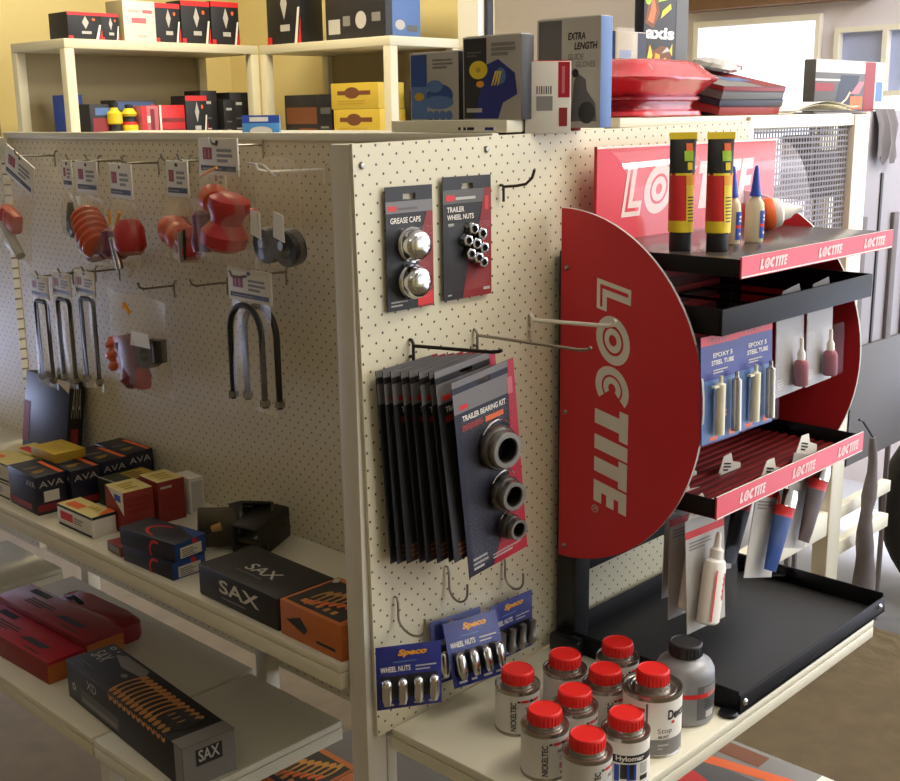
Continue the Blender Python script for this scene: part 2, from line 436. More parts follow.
# ------------------------------------------------------------------ the red and black rack
def brand(b, F, x0, y0, w, h, m, gap=None, k=2, shear=.22):
    """seven bold slanted capitals; gap = colour of the line running inside the L, O and C"""
    o, u, v, n = F
    G = (o + u * x0 + v * y0, u * w + v * 0, v * h + u * 0, n)
    sh = shear * h / w
    H = h / w
    def P(px, py): return (px + sh * py, py)
    def poly(pts, mm, kk=k): b.shape((G[0], G[1], G[2], n), [P(*q) for q in pts], mm, kk)
    W = (1 - sh)
    s = .066 * W                                            # stem width
    # L
    x = 0; l = .13 * W
    poly([(x, 0), (x + l, 0), (x + l, .3), (x + s, .3), (x + s, 1), (x, 1)], m)
    if gap: poly([(x + .3 * s, .1), (x + l * .9, .1), (x + l * .9, .17), (x + .55 * s, .17), (x + .55 * s, .92), (x + .3 * s, .92)], gap, k + 1)
    # O and C as ringed bowls
    def bowl(cx, rx, a0, a1):
        seg = 28
        for r1, r0, mm in ((1, .62, m), (.50, .0 if a1 - a0 < 360 else .22, m)):
            an = [R(a0 + (a1 - a0) * i / seg) for i in range(seg + 1)]
            vs = [P(cx + rx * r1 * math.cos(a), .5 + .5 * r1 * math.sin(a)) for a in an] + [P(cx + rx * r0 * math.cos(a), .5 + .5 * r0 * math.sin(a)) for a in an]
            q = [G[0] + G[1] * X + G[2] * Y + n * (.0003 * k) for X, Y in vs]
            b.add(q, [(i, i + 1, seg + 2 + i, seg + 1 + i) for i in range(seg)], mm)
    bowl(.245 * W, .105 * W, 0, 360)
    if gap:
        bowl_c = .455 * W
        for r1, r0 in ((1, .62), (.52, .22)):
            seg = 24; an = [R(50 + 260 * i / seg) for i in range(seg + 1)]
            vs = [P(bowl_c + .095 * W * r1 * math.cos(a), .5 + .5 * r1 * math.sin(a)) for a in an] + [P(bowl_c + .095 * W * r0 * math.cos(a), .5 + .5 * r0 * math.sin(a)) for a in an]
            q = [G[0] + G[1] * X + G[2] * Y + n * (.0003 * k) for X, Y in vs]
            b.add(q, [(i, i + 1, seg + 2 + i, seg + 1 + i) for i in range(seg)], m)
    else:
        seg = 20; an = [R(50 + 260 * i / seg) for i in range(seg + 1)]; c = .455 * W
        vs = [P(c + .095 * W * math.cos(a), .5 + .5 * math.sin(a)) for a in an] + [P(c + .095 * W * .3 * math.cos(a), .5 + .5 * .4 * math.sin(a)) for a in an]
        b.add([G[0] + G[1] * X + G[2] * Y + n * (.0003 * k) for X, Y in vs], [(i, i + 1, seg + 2 + i, seg + 1 + i) for i in range(seg)], m)
    def T(x, w): 
        poly([(x, .74), (x + w, .74), (x + w, 1), (x, 1)], m); poly([(x + w / 2 - s / 2, 0), (x + w / 2 + s / 2, 0), (x + w / 2 + s / 2, .74), (x + w / 2 - s / 2, .74)], m)
    T(.54 * W, .135 * W)
    poly([(.69 * W, 0), (.69 * W + s, 0), (.69 * W + s, 1), (.69 * W, 1)], m)
    T(.765 * W, .125 * W)
    x = .90 * W; e = .10 * W
    poly([(x, 0), (x + s * .75, 0), (x + s * .75, 1), (x, 1)], m)
    for y0_, y1_ in ((0, .24), (.39, .62), (.76, 1)): poly([(x + s * .75, y0_), (x + e, y0_), (x + e, y1_), (x + s * .75, y1_)], m)

rack = thing('display_rack', 'red and black counter rack with half-round red side panels and tiered trays', 'display rack', (.67, -.02, -.84))
RO = V((.67, -.02, -.84))
def rk(b, name, parent=None, label=None):
    o = b.build(name, parent or rack)
    if parent is None: o.location = (-RO.x, -RO.y, -RO.z)
    if label: o['label'] = label
    return o
def half_disc(x, th):
    n = 40; pts = [(x, -.02 - .266 * math.cos(R(-90 + 180 * i / n)), -.38 + .288 * math.sin(R(-90 + 180 * i / n))) for i in range(n + 1)]
    b = MB(); b.extr(pts, (th, 0, 0), 'sign_red', 'pale_grey'); return b
b = half_disc(.411, .005)
F = (V((.411, 0, 0)), V((0, 0, -1)), V((0, -1, 0)), V((-1, 0, 0)))
brand(b, F, .196, .091, .374, .064, 'sign_white', 'sign_red', 2)
b.disc(F, .570, .094, .0065, .0065, 'pale_grey', 2, .8); b.text(F, 'R', .567, .0915, .006, .006, 'pale_grey', 2)
for z in (-.185, -.42, -.649): b.lathe([(0, .003), (.003, .0025), (.0045, .0005), (.0045, 0)], 'zinc', (.411, -.031, z), (-1, 0, 0), 12)
rk(b, 'side_panel', None, 'red half-round panel with white lettering')
b = half_disc(.928, .005); rk(b, 'side_panel', None, 'plain red half-round panel')
for x in (.42, .882):
    b = MB(); b.box((x, -.048, -.835), (x + .042, -.008, -.16), 'black_satin', .003); rk(b, 'upright')
b = MB(); b.box((.462, -.03, -.715), (.882, -.012, -.615), 'black_satin', .002); rk(b, 'crossbar')
b = MB(); b.box((.462, -.02, -.615), (.882, -.01, -.18), 'maroon')
for i in range(13): b.box((.462, -.026, -.605 + i * .031), (.882, -.020, -.593 + i * .031), 'dark_red', .001)
rk(b, 'back_panel')
def tray(name, x0, x1, yf, yb, zf, lipf, lips, fl='tray_floor', strip=False, open_front=False, slotted=False):
    b = MB(); t = .004
    b.box((x0, yf, zf), (x1, yb, zf + t), fl)
    b.box((x0, yf, zf), (x1, yf + t, zf + lipf), 'black_metal', .0015)
    b.box((x0, yf + t, zf), (x0 + t, yb, zf + lips), 'black_metal', .0015); b.box((x1 - t, yf + t, zf), (x1, yb, zf + lips), 'black_metal', .0015)
    b.box((x0 + t, yb - t, zf), (x1 - t, yb, zf + lips), 'black_metal', .0015)
    if slotted:
        n = 12
        for i in range(n): b.box((x0 + .01, yf + .03 + (yb - yf - .05) * i / n, zf + t), (x1 - .01, yf + .036 + (yb - yf - .05) * i / n, zf + t + .004), 'dark_red')
    o = rk(b, name)
    if strip:
        s = MB(); s.box((x0 - .001, yf - .003, zf - .001), (x1 + .001, yf - .0002, zf + lipf + .001), 'strip_red', 0, {'-Y': 'strip_red', '+Z': 'white_print', '-Z': 'white_print'})
        Fs = (V((x0, yf - .003, zf)), V((1, 0, 0)), V((0, 0, 1)), V((0, -1, 0)))
        s.rect(Fs, 0, -.0005, x1 - x0, .0015, 'white_print', 1)
        for f in (.13, .47, .80): brand(s, Fs, f * (x1 - x0), lipf * .25, .080, lipf * .5, 'strip_print', None, 2)
        rk(s, 'price_strip', o); 
    return o
tray('base_tray', .419, .927, -.366, -.012, -.8385, .030, .036)
for x, y in ((.432, -.366), (.905, -.366)):
    b = MB(); b.lathe([(0, .004), (.004, .003), (.006, .0005), (.006, 0)], 'chrome', (x, y, -.822), (0, -1, 0), 12); rk(b, 'bolt')
b = MB(); b.box((.395, -.075, -.8385), (.4185, -.012, -.806), 'black_satin', .006); rk(b, 'foot')
b = MB(); b.lathe([(0, .006), (.013, .006), (.015, .003), (.015, 0), (0, 0)], 'black_satin', (.408, -.352, -.8385), (0, 0, 1), 16); rk(b, 'foot')
tray('middle_tray', .431, .922, -.302, -.035, -.5445, .034, .03, 'maroon', True, slotted=True)
# upper hanging tray: open frame with bars to hang packs from
b = MB()
b.box((.428, -.302, -.266), (.922, -.297, -.226), 'black_metal', .002)
b.box((.428, -.297, -.266), (.433, -.03, -.226), 'black_metal', .001); b.box((.917, -.297, -.266), (.922, -.03, -.226), 'black_metal', .001)
b.box((.433, -.05, -.266), (.917, -.03, -.262), 'black_metal')
for x in (.48, .58, .68, .78, .87): b.tube([(x, -.297, -.258), (x, -.05, -.258)], .003, 'black_metal', 6)
rk(b, 'hanging_tray')
b = MB(); b.box((.428, -.327, -.178), (.924, -.03, -.152), 'black_metal', .002, {'+Z': 'shelf_gloss'})
o = rk(b, 'top_shelf')
s = MB(); s.box((.427, -.330, -.1795), (.926, -.3272, -.1485), 'strip_red', 0, {'+Z': 'white_print'})
Fs = (V((.428, -.330, -.178)), V((1, 0, 0)), V((0, 0, 1)), V((0, -1, 0))); s.rect(Fs, 0, -.0005, .496, .0015, 'white_print', 1)
for f in (.10, .46, .78): brand(s, Fs, f * .496, .007, .080, .015, 'strip_print', None, 2)
rk(s, 'price_strip', o)
# header board and the clear curved sheet in front of it
b = MB(); b.box((.474, -.040, -.152), (1.042, -.034, -.001), 'strip_red', 0, {'-X': 'sign_red'})
Fh = (V((.474, -.040, -.152)), V((1, 0, 0)), V((0, 0, 1)), V((0, -1, 0)))
b.rect(Fh, 0, .1475, .573, .151, 'white_print', 1)
brand(b, Fh, .066, .036, .42, .082, 'white_print', 'strip_red', 2)
rk(b, 'header_board')
b = MB(); n = 10; prof = [(-.044 - .075 * math.sin(R(90 * i / n)), -.152 + .15 * math.cos(R(90 * i / n))) for i in range(n + 1)]
for i in range(n): b.add([(.477, *prof[i]), (1.042, *prof[i]), (1.042, *prof[i + 1]), (.477, *prof[i + 1])], [(0, 1, 2, 3)], 'clear_sheet', True)
rk(b, 'clear_cover')
# ------------------------------------------------------------------ goods hanging on the end pegboard
def tz(x): return .0165 * x
def hook(name, label, base, tip, rise=.012, m='hook_metal', r=.0022, kind='straight', group=None):
    """wire hook: back plate and bend at the board, a long prong, an upturned tip"""
    t = thing(name, label, 'hook', base, group=group)
    d = V(tip) - V(base); L = d.length; n = d.normalized()
    b = MB(); b.tube([(0, .004, .012), (0, -.003, .012), (0, -.006, .007), (0, -.006, -.022)], r, m, 8); b.tube([(0, .004, -.012), (0, -.006, -.012)], r, m, 8); b.build('back_wire', t)
    b = MB(); p = [V((0, -.006, .004)) + n * (L * k) for k in (0, .1, .5, .9)] + [n * L * .97 + V((0, -.006, .006)), n * L + V((0, -.006, .004 + rise))]
    b.tube(p, r, m, 8); b.build('prong', t)
    return t
def jhook(label, base, out=.06, drop=.03):
    t = thing('pegboard_hook', label, 'hook', base)
    b = MB(); b.tube([(0, .004, .02), (0, -.004, .02), (0, -.006, .012), (0, -.006, -.01)], .0019, 'hook_metal', 8); b.build('back_wire', t)
    b = MB(); n = 12
    p = [(0, -.006, -.01)] + [(0, -.006 - out / 2 + out / 2 * math.cos(a), -.01 - drop * math.sin(a)) for a in [PI * i / n for i in range(1, n + 1)]] + [(0, -.006 - out, .003)]
    b.tube(p, .0019, 'hook_metal', 8); b.build('prong', t)
    return t
t = thing('pegboard_hook', 'empty bent wire hook beside the wheel nut card', 'hook', (.288, -.001, -.052))
b = MB(); b.tube([(0, .004, 0), (0, -.004, 0), (0, -.006, -.004), (0, -.006, -.024)], .0022, 'dark_steel', 8); b.build('back_wire', t)
b = MB(); b.tube([(0, -.006, -.002), (.002, -.03, 0), (.004, -.046, .003), (.006, -.056, .012), (.007, -.060, .024)], .0022, 'dark_steel', 8); b.build('prong', t)
hook('pegboard_hook', 'long wire hook threaded through the bearing kit cards', (.094, -.001, -.270), (.137, -.130, -.270), .004, 'dark_steel', .0026)
hook('pegboard_hook', 'bare wire hook pointing at the red side panel, upper right of the bearing kits', (.228, -.001, -.274), (.258, -.190, -.279), .006, 'hook_metal', .0024)
hook('pegboard_hook', 'white coated wire hook beside the red half-round panel', (.356, -.001, -.268), (.372, -.148, -.264), .010, 'hook_white', .0032)
jhook('wire hook holding the front card of blue wheel nuts, lowest left', (.052, -.001, -.655), .055, .02)
jhook('wire hook holding the middle card of blue wheel nuts', (.160, -.001, -.640), .038, .02)
jhook('wire hook holding the right-hand card of blue wheel nuts', (.290, -.001, -.662), .038, .018)

def card_frame(w, h): return (V((-w / 2, 0, -h)), V((1, 0, 0)), V((0, 0, 1)), V((0, -1, 0)))
def card(t, w, h, base, hang=.03):
    """backing card hung from its top middle (origin), with a slot; print lies on its -Y face"""
    b = MB(); e = .0006; hh = .012
    xs = [-w / 2, -hh, hh, w / 2]; zs = [-h, -.018, -.010, 0]
    b.box((-w / 2, -e, -h), (w / 2, e, -.018), base)
    b.box((-w / 2, -e, -.010), (w / 2, e, 0), base); b.box((-w / 2, -e, -.018), (-hh, e, -.010), base); b.box((hh, -e, -.018), (w / 2, e, -.010), base)
    F = card_frame(w, h); F = (F[0] + V((0, -e, 0)), F[1], F[2], F[3])
    return b, F
def slab_cover(t, w, h, depth, z0=-.05, name='plastic_blister', m='clear_film'):
    b = MB(); b.box((-w / 2 + .006, -depth, -h + .012), (w / 2 - .006, -.0012, z0), m, .006); return b.build(name, t)
def red_corner(b, F, w, h, lo=.42, hi=.80, k=1):
    b.shape(F, [(w * lo, 0), (w, 0), (w, h), (w * hi, h), (w * (hi - .02), h * .62)], 'dark_red', k)

# grease caps
W_, H_ = .090, .170
gt = thing('blister_pack', 'black and red blister card holding two chrome grease caps', 'blister pack', (.092, -.006, -.0425))
b, F = card(gt, W_, H_, 'carton_black'); b.rect(F, 0, H_ - .036, W_, H_ - .020, 'card_clear_grey', 1); b.rect(F, .004, H_ - .033, .020, H_ - .026, 'red_print', 2)
b.shape(F, [(W_ * .66, 0), (W_, 0), (W_, H_ - .036), (W_ * .86, H_ - .036), (W_ * .7, .09)], 'dark_red', 1.5); b.rect(F, .022, H_ - .032, .060, H_ - .029, 'mid_grey', 2)
b.text(F, 'GREASE CAPS', .008, H_ - .050, .058, .008, 'white_print', 2); b.lines(F, .03, .105, .062, .115, 2, 'pale_grey', 2); b.lines(F, .006, .006, .04, .016, 2, 'pale_grey', 2)
b.rect(F, .058, .003, .088, .022, 'red_print', 2); b.build('backing_card', gt)
slab_cover(gt, W_, H_, .006, -.055)
for z in (-.080, -.131):
    b = MB(); b.lathe([(.0235, 0), (.0245, .003), (.0245, .010), (.0225, .012), (.0215, .015), (.0210, .024), (.0195, .027), (.0150, .0290), (.0150, .0290), (.0145, .0315), (.0130, .0325), (0, .0325)], 'chrome', (-.004, -.002, z), (-.15, -1, .05), 28)
    b.build('grease_cap', gt)
# wheel nuts
W_, H_ = .102, .176
nt_ = thing('blister_pack', 'black and red blister card holding a cluster of chrome wheel nuts', 'blister pack', (.209, -.006, -.0345))
b, F = card(nt_, W_, H_, 'carton_black'); b.rect(F, 0, H_ - .038, W_ * .86, H_ - .0185, 'mid_grey', 1); b.rect(F, .006, H_ - .034, .024, H_ - .026, 'red_print', 2); b.rect(F, .026, H_ - .033, .068, H_ - .029, 'pale_grey', 2)
b.shape(F, [(W_ * .38, 0), (W_, 0), (W_, H_ - .018), (W_ * .86, H_ - .018), (W_ * .72, .095), (W_ * .5, .05)], 'dark_red', 1.5)
b.text(F, 'TRAILER', .008, H_ - .050, .036, .0075, 'white_print', 2); b.text(F, 'WHEEL NUTS', .008, H_ - .061, .056, .0075, 'white_print', 2); b.rect(F, .01, H_ - .070, .022, H_ - .066, 'pale_grey', 2)
b.lines(F, .008, .006, .02, .01, 1, 'pale_grey', 2); b.rect(F, .084, .008, .098, .012, 'pale_grey', 2); b.rect(F, .088, H_ - .05, .096, H_ - .03, 'red_print', 2); b.build('backing_card', nt_)
slab_cover(nt_, W_, H_, .006, -.065)
for x, z in ((.004, -.070), (.022, -.078), (-.008, -.086), (.010, -.092), (.026, -.099), (-.002, -.106), (.014, -.113), (.024, -.120)):
    b = MB(); b.lathe([(.0105, 0), (.0105, .008, 'chrome'), (.0105, .008), (.0085, .015), (.0062, .016), (.0058, .016), (.005, .008, 'steel'), (0, .008, 'steel')], 'chrome', (x - .002, -.002, z - .006), (-.3, -1, .1), 6)
    b.build('wheel_nut', nt_)
# bearing kits, one behind the other on a hook
W_, H_ = .122, .300
def kit(full):
    H_ = .300 if full else .284
    t = thing('blister_pack', 'trailer bearing kit card', 'blister pack', group='trailer bearing kits on one hook')
    b, F = card(t, W_, H_, 'carton_navy' if full else 'carton_black')
    b.rect(F, 0, H_ - .048, W_ * .92, H_ - .0185, 'card_clear_grey', 1); b.rect(F, 0, H_ - .0095, W_ * .97, H_, 'card_clear_grey', 1)
    b.shape(F, [(W_ * .40, 0), (W_, 0), (W_, H_), (W_ * .90, H_), (W_ * .84, H_ * .55), (W_ * .64, H_ * .18)], 'crimson', 1.5)
    b.rect(F, .010, H_ - .044, .026, H_ - .037, 'red_print', 2); b.text(F, 'TRAILER BEARING KIT', .014, H_ - .062, .086, .0085, 'white_print', 2, .03)
    b.rect(F, .012, H_ - .076, .052, H_ - .067, 'dark_red', 2); b.rect(F, .058, H_ - .076, .094, H_ - .068, 'orange_print', 2)
    b.rect(F, .106, H_ - .05, .116, H_ - .025, 'pink_card', 2); b.lines(F, .010, .008, .042, .03, 3, 'pale_grey' if full else 'brown_print', 2); b.lines(F, .05, .01, .112, .02, 2, 'pale_grey' if full else 'brown_print', 2)
    b.build('backing_card', t)
    d = .020 if full else .008
    c = MB(); c.box((-W_ / 2 + .008, -.004, -H_ + .012), (W_ / 2 - .008, -.0012, -.055), 'clear_film', .001)
    if full: c.build('plastic_blister', t)
    if full:
        for (x, z, r) in ((.010, -.118, .033), (.016, -.192, .027), (.020, -.247, .0195)):
            for dy, q, nm in ((0, 1.0, 'bearing_race'), (-.012, .86, 'bearing_cone')):
                b = MB(); rr = r * q
                b.lathe([(rr, 0), (rr, .004), (rr * .97, .012), (rr * .90, .0145), (rr * .66, .0145), (rr * .60, .012), (rr * .58, .002, 'dark_steel'), (rr * .58, 0, 'dark_steel')], 'steel' if q == 1 else 'zinc', (x, -.003 + dy, z), (-.10, -1, .04), 32)
                b.build(nm, t)
            b = MB(); b.tube([(x + r * 1.06 * math.cos(R(a)), -.008, z + r * 1.12 * math.sin(R(a)) + .004) for a in range(40, 150, 10)], .0014, 'chrome', 6); b.build('grease_seal', t)
    return t
plain = kit(False)
NK = 9
names = ['deepest of the stack against the pegboard', 'second out from the pegboard', 'third out from the pegboard', 'fourth out from the pegboard', 'fifth out from the pegboard', 'sixth out from the pegboard', 'seventh out from the pegboard', 'eighth out, just behind the front kit']
rnd = random.Random(7)
for i in range(8):
    f = i / 8.0; y = -.012 - .082 * f
    pos = (.077 + .050 * f + rnd.uniform(-.003, .003), y, -.286 + .006 * f); rot = (R(-1.0), R(-2.4 - 5.0 * f + rnd.uniform(-.8, .8)), R(rnd.uniform(-2, 2)))
    if i == 0: plain.location = pos; plain.rotation_euler = rot; o = plain
    else: o = copy_tree(plain, pos, rot)
    o['label'] = 'dark bearing kit card hanging edge-on, ' + names[i]
fk = kit(True); fk.location = (.130, -.106, -.293); fk.rotation_euler = (R(2), R(-8), R(-3)); fk['label'] = 'front bearing kit card showing three round steel bearings'

# blue wheel nut cards
W_, H_ = .096, .098
def nutcard(label, loc, rot, acorn=True, w=W_):
    t = thing('blister_pack', label, 'blister pack', loc, rot, 'blue wheel nut cards')
    F = (V((-w / 2, -.0008, -.03 - H_)), V((1, 0, 0)), V((0, 0, 1)), V((0, -1, 0)))
    b = MB(); b.box((-w / 2, -.0008, -.03 - H_), (w / 2, .0008, -.03), 'navy_card', .0005)
    b.rect(F, .006, .016, w - .006, .052, 'ink', 1)
    b.text(F, 'Speco', w * .32, H_ - .019, w * .44, .0125, 'amber', 2, .05, .3); b.lines(F, w * .26, H_ - .026, w * .8, H_ - .022, 1, 'steel_blue', 2)
    b.text(F, 'WHEEL NUTS', .006, H_ - .040, w * .46, .0085, 'white_print', 2, .02); b.lines(F, w * .60, H_ - .041, w * .94, H_ - .030, 2, 'pale_grey', 2, .4)
    for i in range(4): b.lines(F, .010 + i * w * .23, .005, .010 + i * w * .23 + w * .16, .009, 1, 'pale_grey', 2, .8, i)
    b.build('backing_card', t)
    c = MB(); hh = .012
    c.box((-w / 2, -.0012, -.03), (w / 2, -.0006, 0), 'clear_film'); c.box((-w / 2 - .002, -.0032, -.032 - H_), (w / 2 + .002, -.0022, -.03), 'clear_film')
    c.build('plastic_blister', t)
    for i in range(4):
        x = -w * .36 + i * w * .24
        b = MB()
        if acorn: b.lathe([(0, .040), (.004, .039), (.0068, .036), (.0076, .031), (.0078, .030), (.0078, .010), (.0062, .004), (.005, 0), (0, 0)], 'chrome', (x, -.0105, -.03 - H_ + .012), (0, 0, 1), 14)
        else: b.lathe([(.004, 0), (.0055, .002), (.0085, .008), (.0085, .014), (.0065, .018), (.0062, .040), (.003, .042), (0, .042)], 'zinc', (x, -.0105, -.03 - H_ + .010), (.12, 0, 1), 14)
        b.build('wheel_nut', t)
    return t
nutcard('blue carded chrome wheel nuts turned to the left, lowest and nearest of three', (.028, -.052, -.655), (0, 0, R(-32)))
nutcard('blue carded wheel nuts leaning out, middle card of three', (.176, -.026, -.668), (R(-20), R(2), R(-10)), True, .102)
nutcard('blue carded wheel nuts behind the leaning middle card', (.164, -.012, -.665), (R(-9), R(2), R(-6)), True, .102)
nutcard('blue carded wheel nuts with open flanges, right-hand card nearest the red-capped tins', (.286, -.022, -.676), (R(-1), 0, R(-2)), False, .10)
# ------------------------------------------------------------------ tins on the end shelf
SZ = -.84
def curved(b, r, a0, a1, z0, z1, m, off=.0004, seg=10):
    """print wrapped round a tin; angles in degrees, 0 faces -Y"""
    an = [R(a0 + (a1 - a0) * i / seg) for i in range(seg + 1)]; q = r + off
    vs = [(q * math.sin(a), -q * math.cos(a), z0) for a in an] + [(q * math.sin(a), -q * math.cos(a), z1) for a in an]
    b.add(vs, [(i, i + 1, seg + 2 + i, seg + 1 + i) for i in range(seg)], m, True)
def wraptext(b, r, t, ac, zc, w, h, m, vertical=False, off=.0008, bold=.03):
    vs, fs = glyphs(t, bold); xa = min(v[0] for v in vs); xb = max(v[0] for v in vs); ya = min(v[1] for v in vs); yb = max(v[1] for v in vs)
    out = []
    for v in vs:
        p = (v[0] - xa) / (xb - xa) - .5; q = (v[1] - ya) / (yb - ya) - .5
        s, z = (-q * h, p * w) if vertical else (p * w, q * h)
        a = R(ac) + s / r; out.append(((r + off) * math.sin(a), -(r + off) * math.cos(a), zc + z))
    b.add(out, fs, m)
def lid(t, r, z, h, m='lid_red', neck='tin'):
    b = MB(); b.lathe([(r * .92, 0), (r, .001), (r * 1.0, h - .003), (r * .965, h - .0006), (r * .93, h), (r * .90, h - .0012), (r * .5, h - .0014), (0, h - .001)], m, (0, 0, z), (0, 0, 1), 32)
    for i in range(28):
        a = 2 * PI * i / 28; b.box((r * math.cos(a) - .0008, r * math.sin(a) - .0008, z + .002), (r * math.cos(a) + .0008, r * math.sin(a) + .0008, z + h - .004), m)
    b.build('cap', t)
def tin(label, x, y, rz, kind='nickel'):
    t = thing('tin_can', label, 'tin', (x, y, SZ), (0, 0, R(rz)), 'red-capped tins on the end shelf' if kind == 'nickel' else None)
    r, h = .0330, .071
    b = MB()
    b.lathe([(0, .001), (r - .001, .001), (r + .0008, 0), (r + .001, .0015), (r, .003), (r, h - .003), (r + .001, h - .002), (r + .0008, h), (r - .0012, h), (r - .002, h - .002), (r * .80, h - .0025), (r * .78, h), (r * .72, h), (r * .70, h + .005), (0, h + .005)], 'tin', (0, 0, 0), (0, 0, 1), 40)
    b.build('body', t)
    b = MB()
    if kind == 'nickel':
        curved(b, r, -150, 150, .005, h - .006, 'tin_label', .0003, 40)
        wraptext(b, r, 'NICKELTEC', -40, .032, .046, .0085, 'ink', True)
        wraptext(b, r, 'NICKELTEC', 62, .033, .048, .0085, 'ink', True)
        curved(b, r, -20, 0, .054, .058, 'red_print', .0007); curved(b, r, 2, 14, .054, .058, 'ink', .0007); curved(b, r, 16, 34, .054, .058, 'red_print', .0007)
        wraptext(b, r, 'NICKEL', 8, .045, .020, .006, 'mid_grey'); curved(b, r, -4, 26, .030, .039, 'pale_grey', .0007); curved(b, r, -4, 14, .018, .027, 'pink_card', .0007); curved(b, r, -2, 22, .010, .014, 'grey_print', .0007)
        curved(b, r, -30, -22, .0545, .0575, 'ink', .0007)
    else:
        curved(b, r, -170, 170, .005, h - .006, 'white_print', .0003, 40); curved(b, r, -90, 90, .012, .047, 'ink', .0005, 24)
        curved(b, r, -90, 90, .005, .036, 'white_print', .0007, 24)
        wraptext(b, r, 'Hylomar', -12, .0415, .040, .0095, 'white_print', off=.0012)
        curved(b, r, -50, -38, .008, .033, 'blue_print', .0009); curved(b, r, -36, -20, .012, .034, 'ink', .0009); curved(b, r, -20, 2, .010, .034, 'blue_print', .0009); curved(b, r, -14, -4, .012, .034, 'ink', .0011)
        curved(b, r, 12, 34, .018, .034, 'pale_grey', .0009); curved(b, r, 12, 36, .008, .015, 'ink', .0009)
    b.build('label', t)
    lid(t, .0236, h + .004, .019)
    return t
tin('red-capped tin at the left end of the group, nearest the blue nut cards', .169, -.137, -20)
tin('red-capped tin second from the left in the back row', .255, -.158, -8)
tin('red-capped tin furthest back, below the red half-round panel', .342, -.193, 6)
tin('red-capped tin touching the tall white tin on its left side', .257, -.232, 0)
tin('red-capped tin in the very middle of the group', .175, -.239, 8)
tin('red-capped tin in the front row at the left', .104, -.242, -10)
tin('nearest red-capped tin, at the front edge in the middle', .090, -.326, 12)
tin('red-capped tin with a black and blue lettered band, front row right', .170, -.331, -30, 'hylomar')
# tall white tin with a red cap
t = thing('tin_can', 'tall white tin with a red cap and large black lettering', 'tin', (.262, -.312, SZ), (0, 0, R(-26)))
r, h = .0420, .094
b = MB(); b.lathe([(0, .001), (r - .001, .001), (r + .0008, 0), (r + .001, .0015), (r, .003), (r, h - .003), (r + .0012, h - .002), (r + .001, h), (r - .0012, h), (r - .002, h - .003), (r * .82, h - .0035), (r * .80, h - .001), (r * .74, h - .001), (r * .70, h - .003), (r * .60, h - .003), (r * .58, h + .006), (0, h + .006)], 'tin', (0, 0, 0), (0, 0, 1), 44); b.build('body', t)
b = MB(); curved(b, r, -175, 175, .004, h - .008, 'white_print', .0003, 44); curved(b, r, -40, 170, .005, .029, 'grey_print', .0006, 30); curved(b, r, -80, -44, h - .024, h - .018, 'red_print', .0006); curved(b, r, -42, -38, .005, h - .01, 'mid_grey', .0006, 3)
wraptext(b, r, 'Devcon', 30, .066, .042, .015, 'ink'); b2 = .0; curved(b, r, 10, 17, .052, .056, 'red_print', .0007, 3)
wraptext(b, r, 'Stop', -4, .0415, .022, .010, 'grey_print', bold=.0); wraptext(b, r, 'RUST', -6, .033, .016, .004, 'mid_grey'); curved(b, r, -18, 4, .019, .022, 'pale_grey', .0009); curved(b, r, -18, -8, .014, .016, 'pale_grey', .0009)
b.build('label', t); lid(t, .0232, h + .004, .021)
# grey bottle with a black cap
t = thing('bottle', 'round grey bottle with a black screw cap and red label band', 'bottle', (.366, -.300, SZ), (0, 0, R(-24)))
r, h = .0440, .086
b = MB(); b.lathe([(0, .001), (r - .004, 0), (r, .004), (r, h - .012), (r * .98, h - .005), (r * .90, h + .002), (r * .70, h + .008), (r * .56, h + .010), (r * .5, h + .014), (0, h + .014)], 'bottle_grey', (0, 0, 0), (0, 0, 1), 44); b.build('body', t)
b = MB(); curved(b, r, -8, 60, .012, .066, 'mid_grey', .0004, 16); curved(b, r, 6, 60, .054, .064, 'grey_print', .0008); curved(b, r, -60, 60, .047, .054, 'red_print', .0006, 20); wraptext(b, r, 'LOCTITE', 34, .0505, .026, .0045, 'pale_grey')
for i in range(4): curved(b, r, 8, 44 - 6 * (i % 2), .030 + i * .004, .0318 + i * .004, 'ink', .0008)
curved(b, r, 12, 36, .014, .025, 'pale_grey', .0008); b.build('label', t); lid(t, .0245, h + .013, .021, 'lid_black')
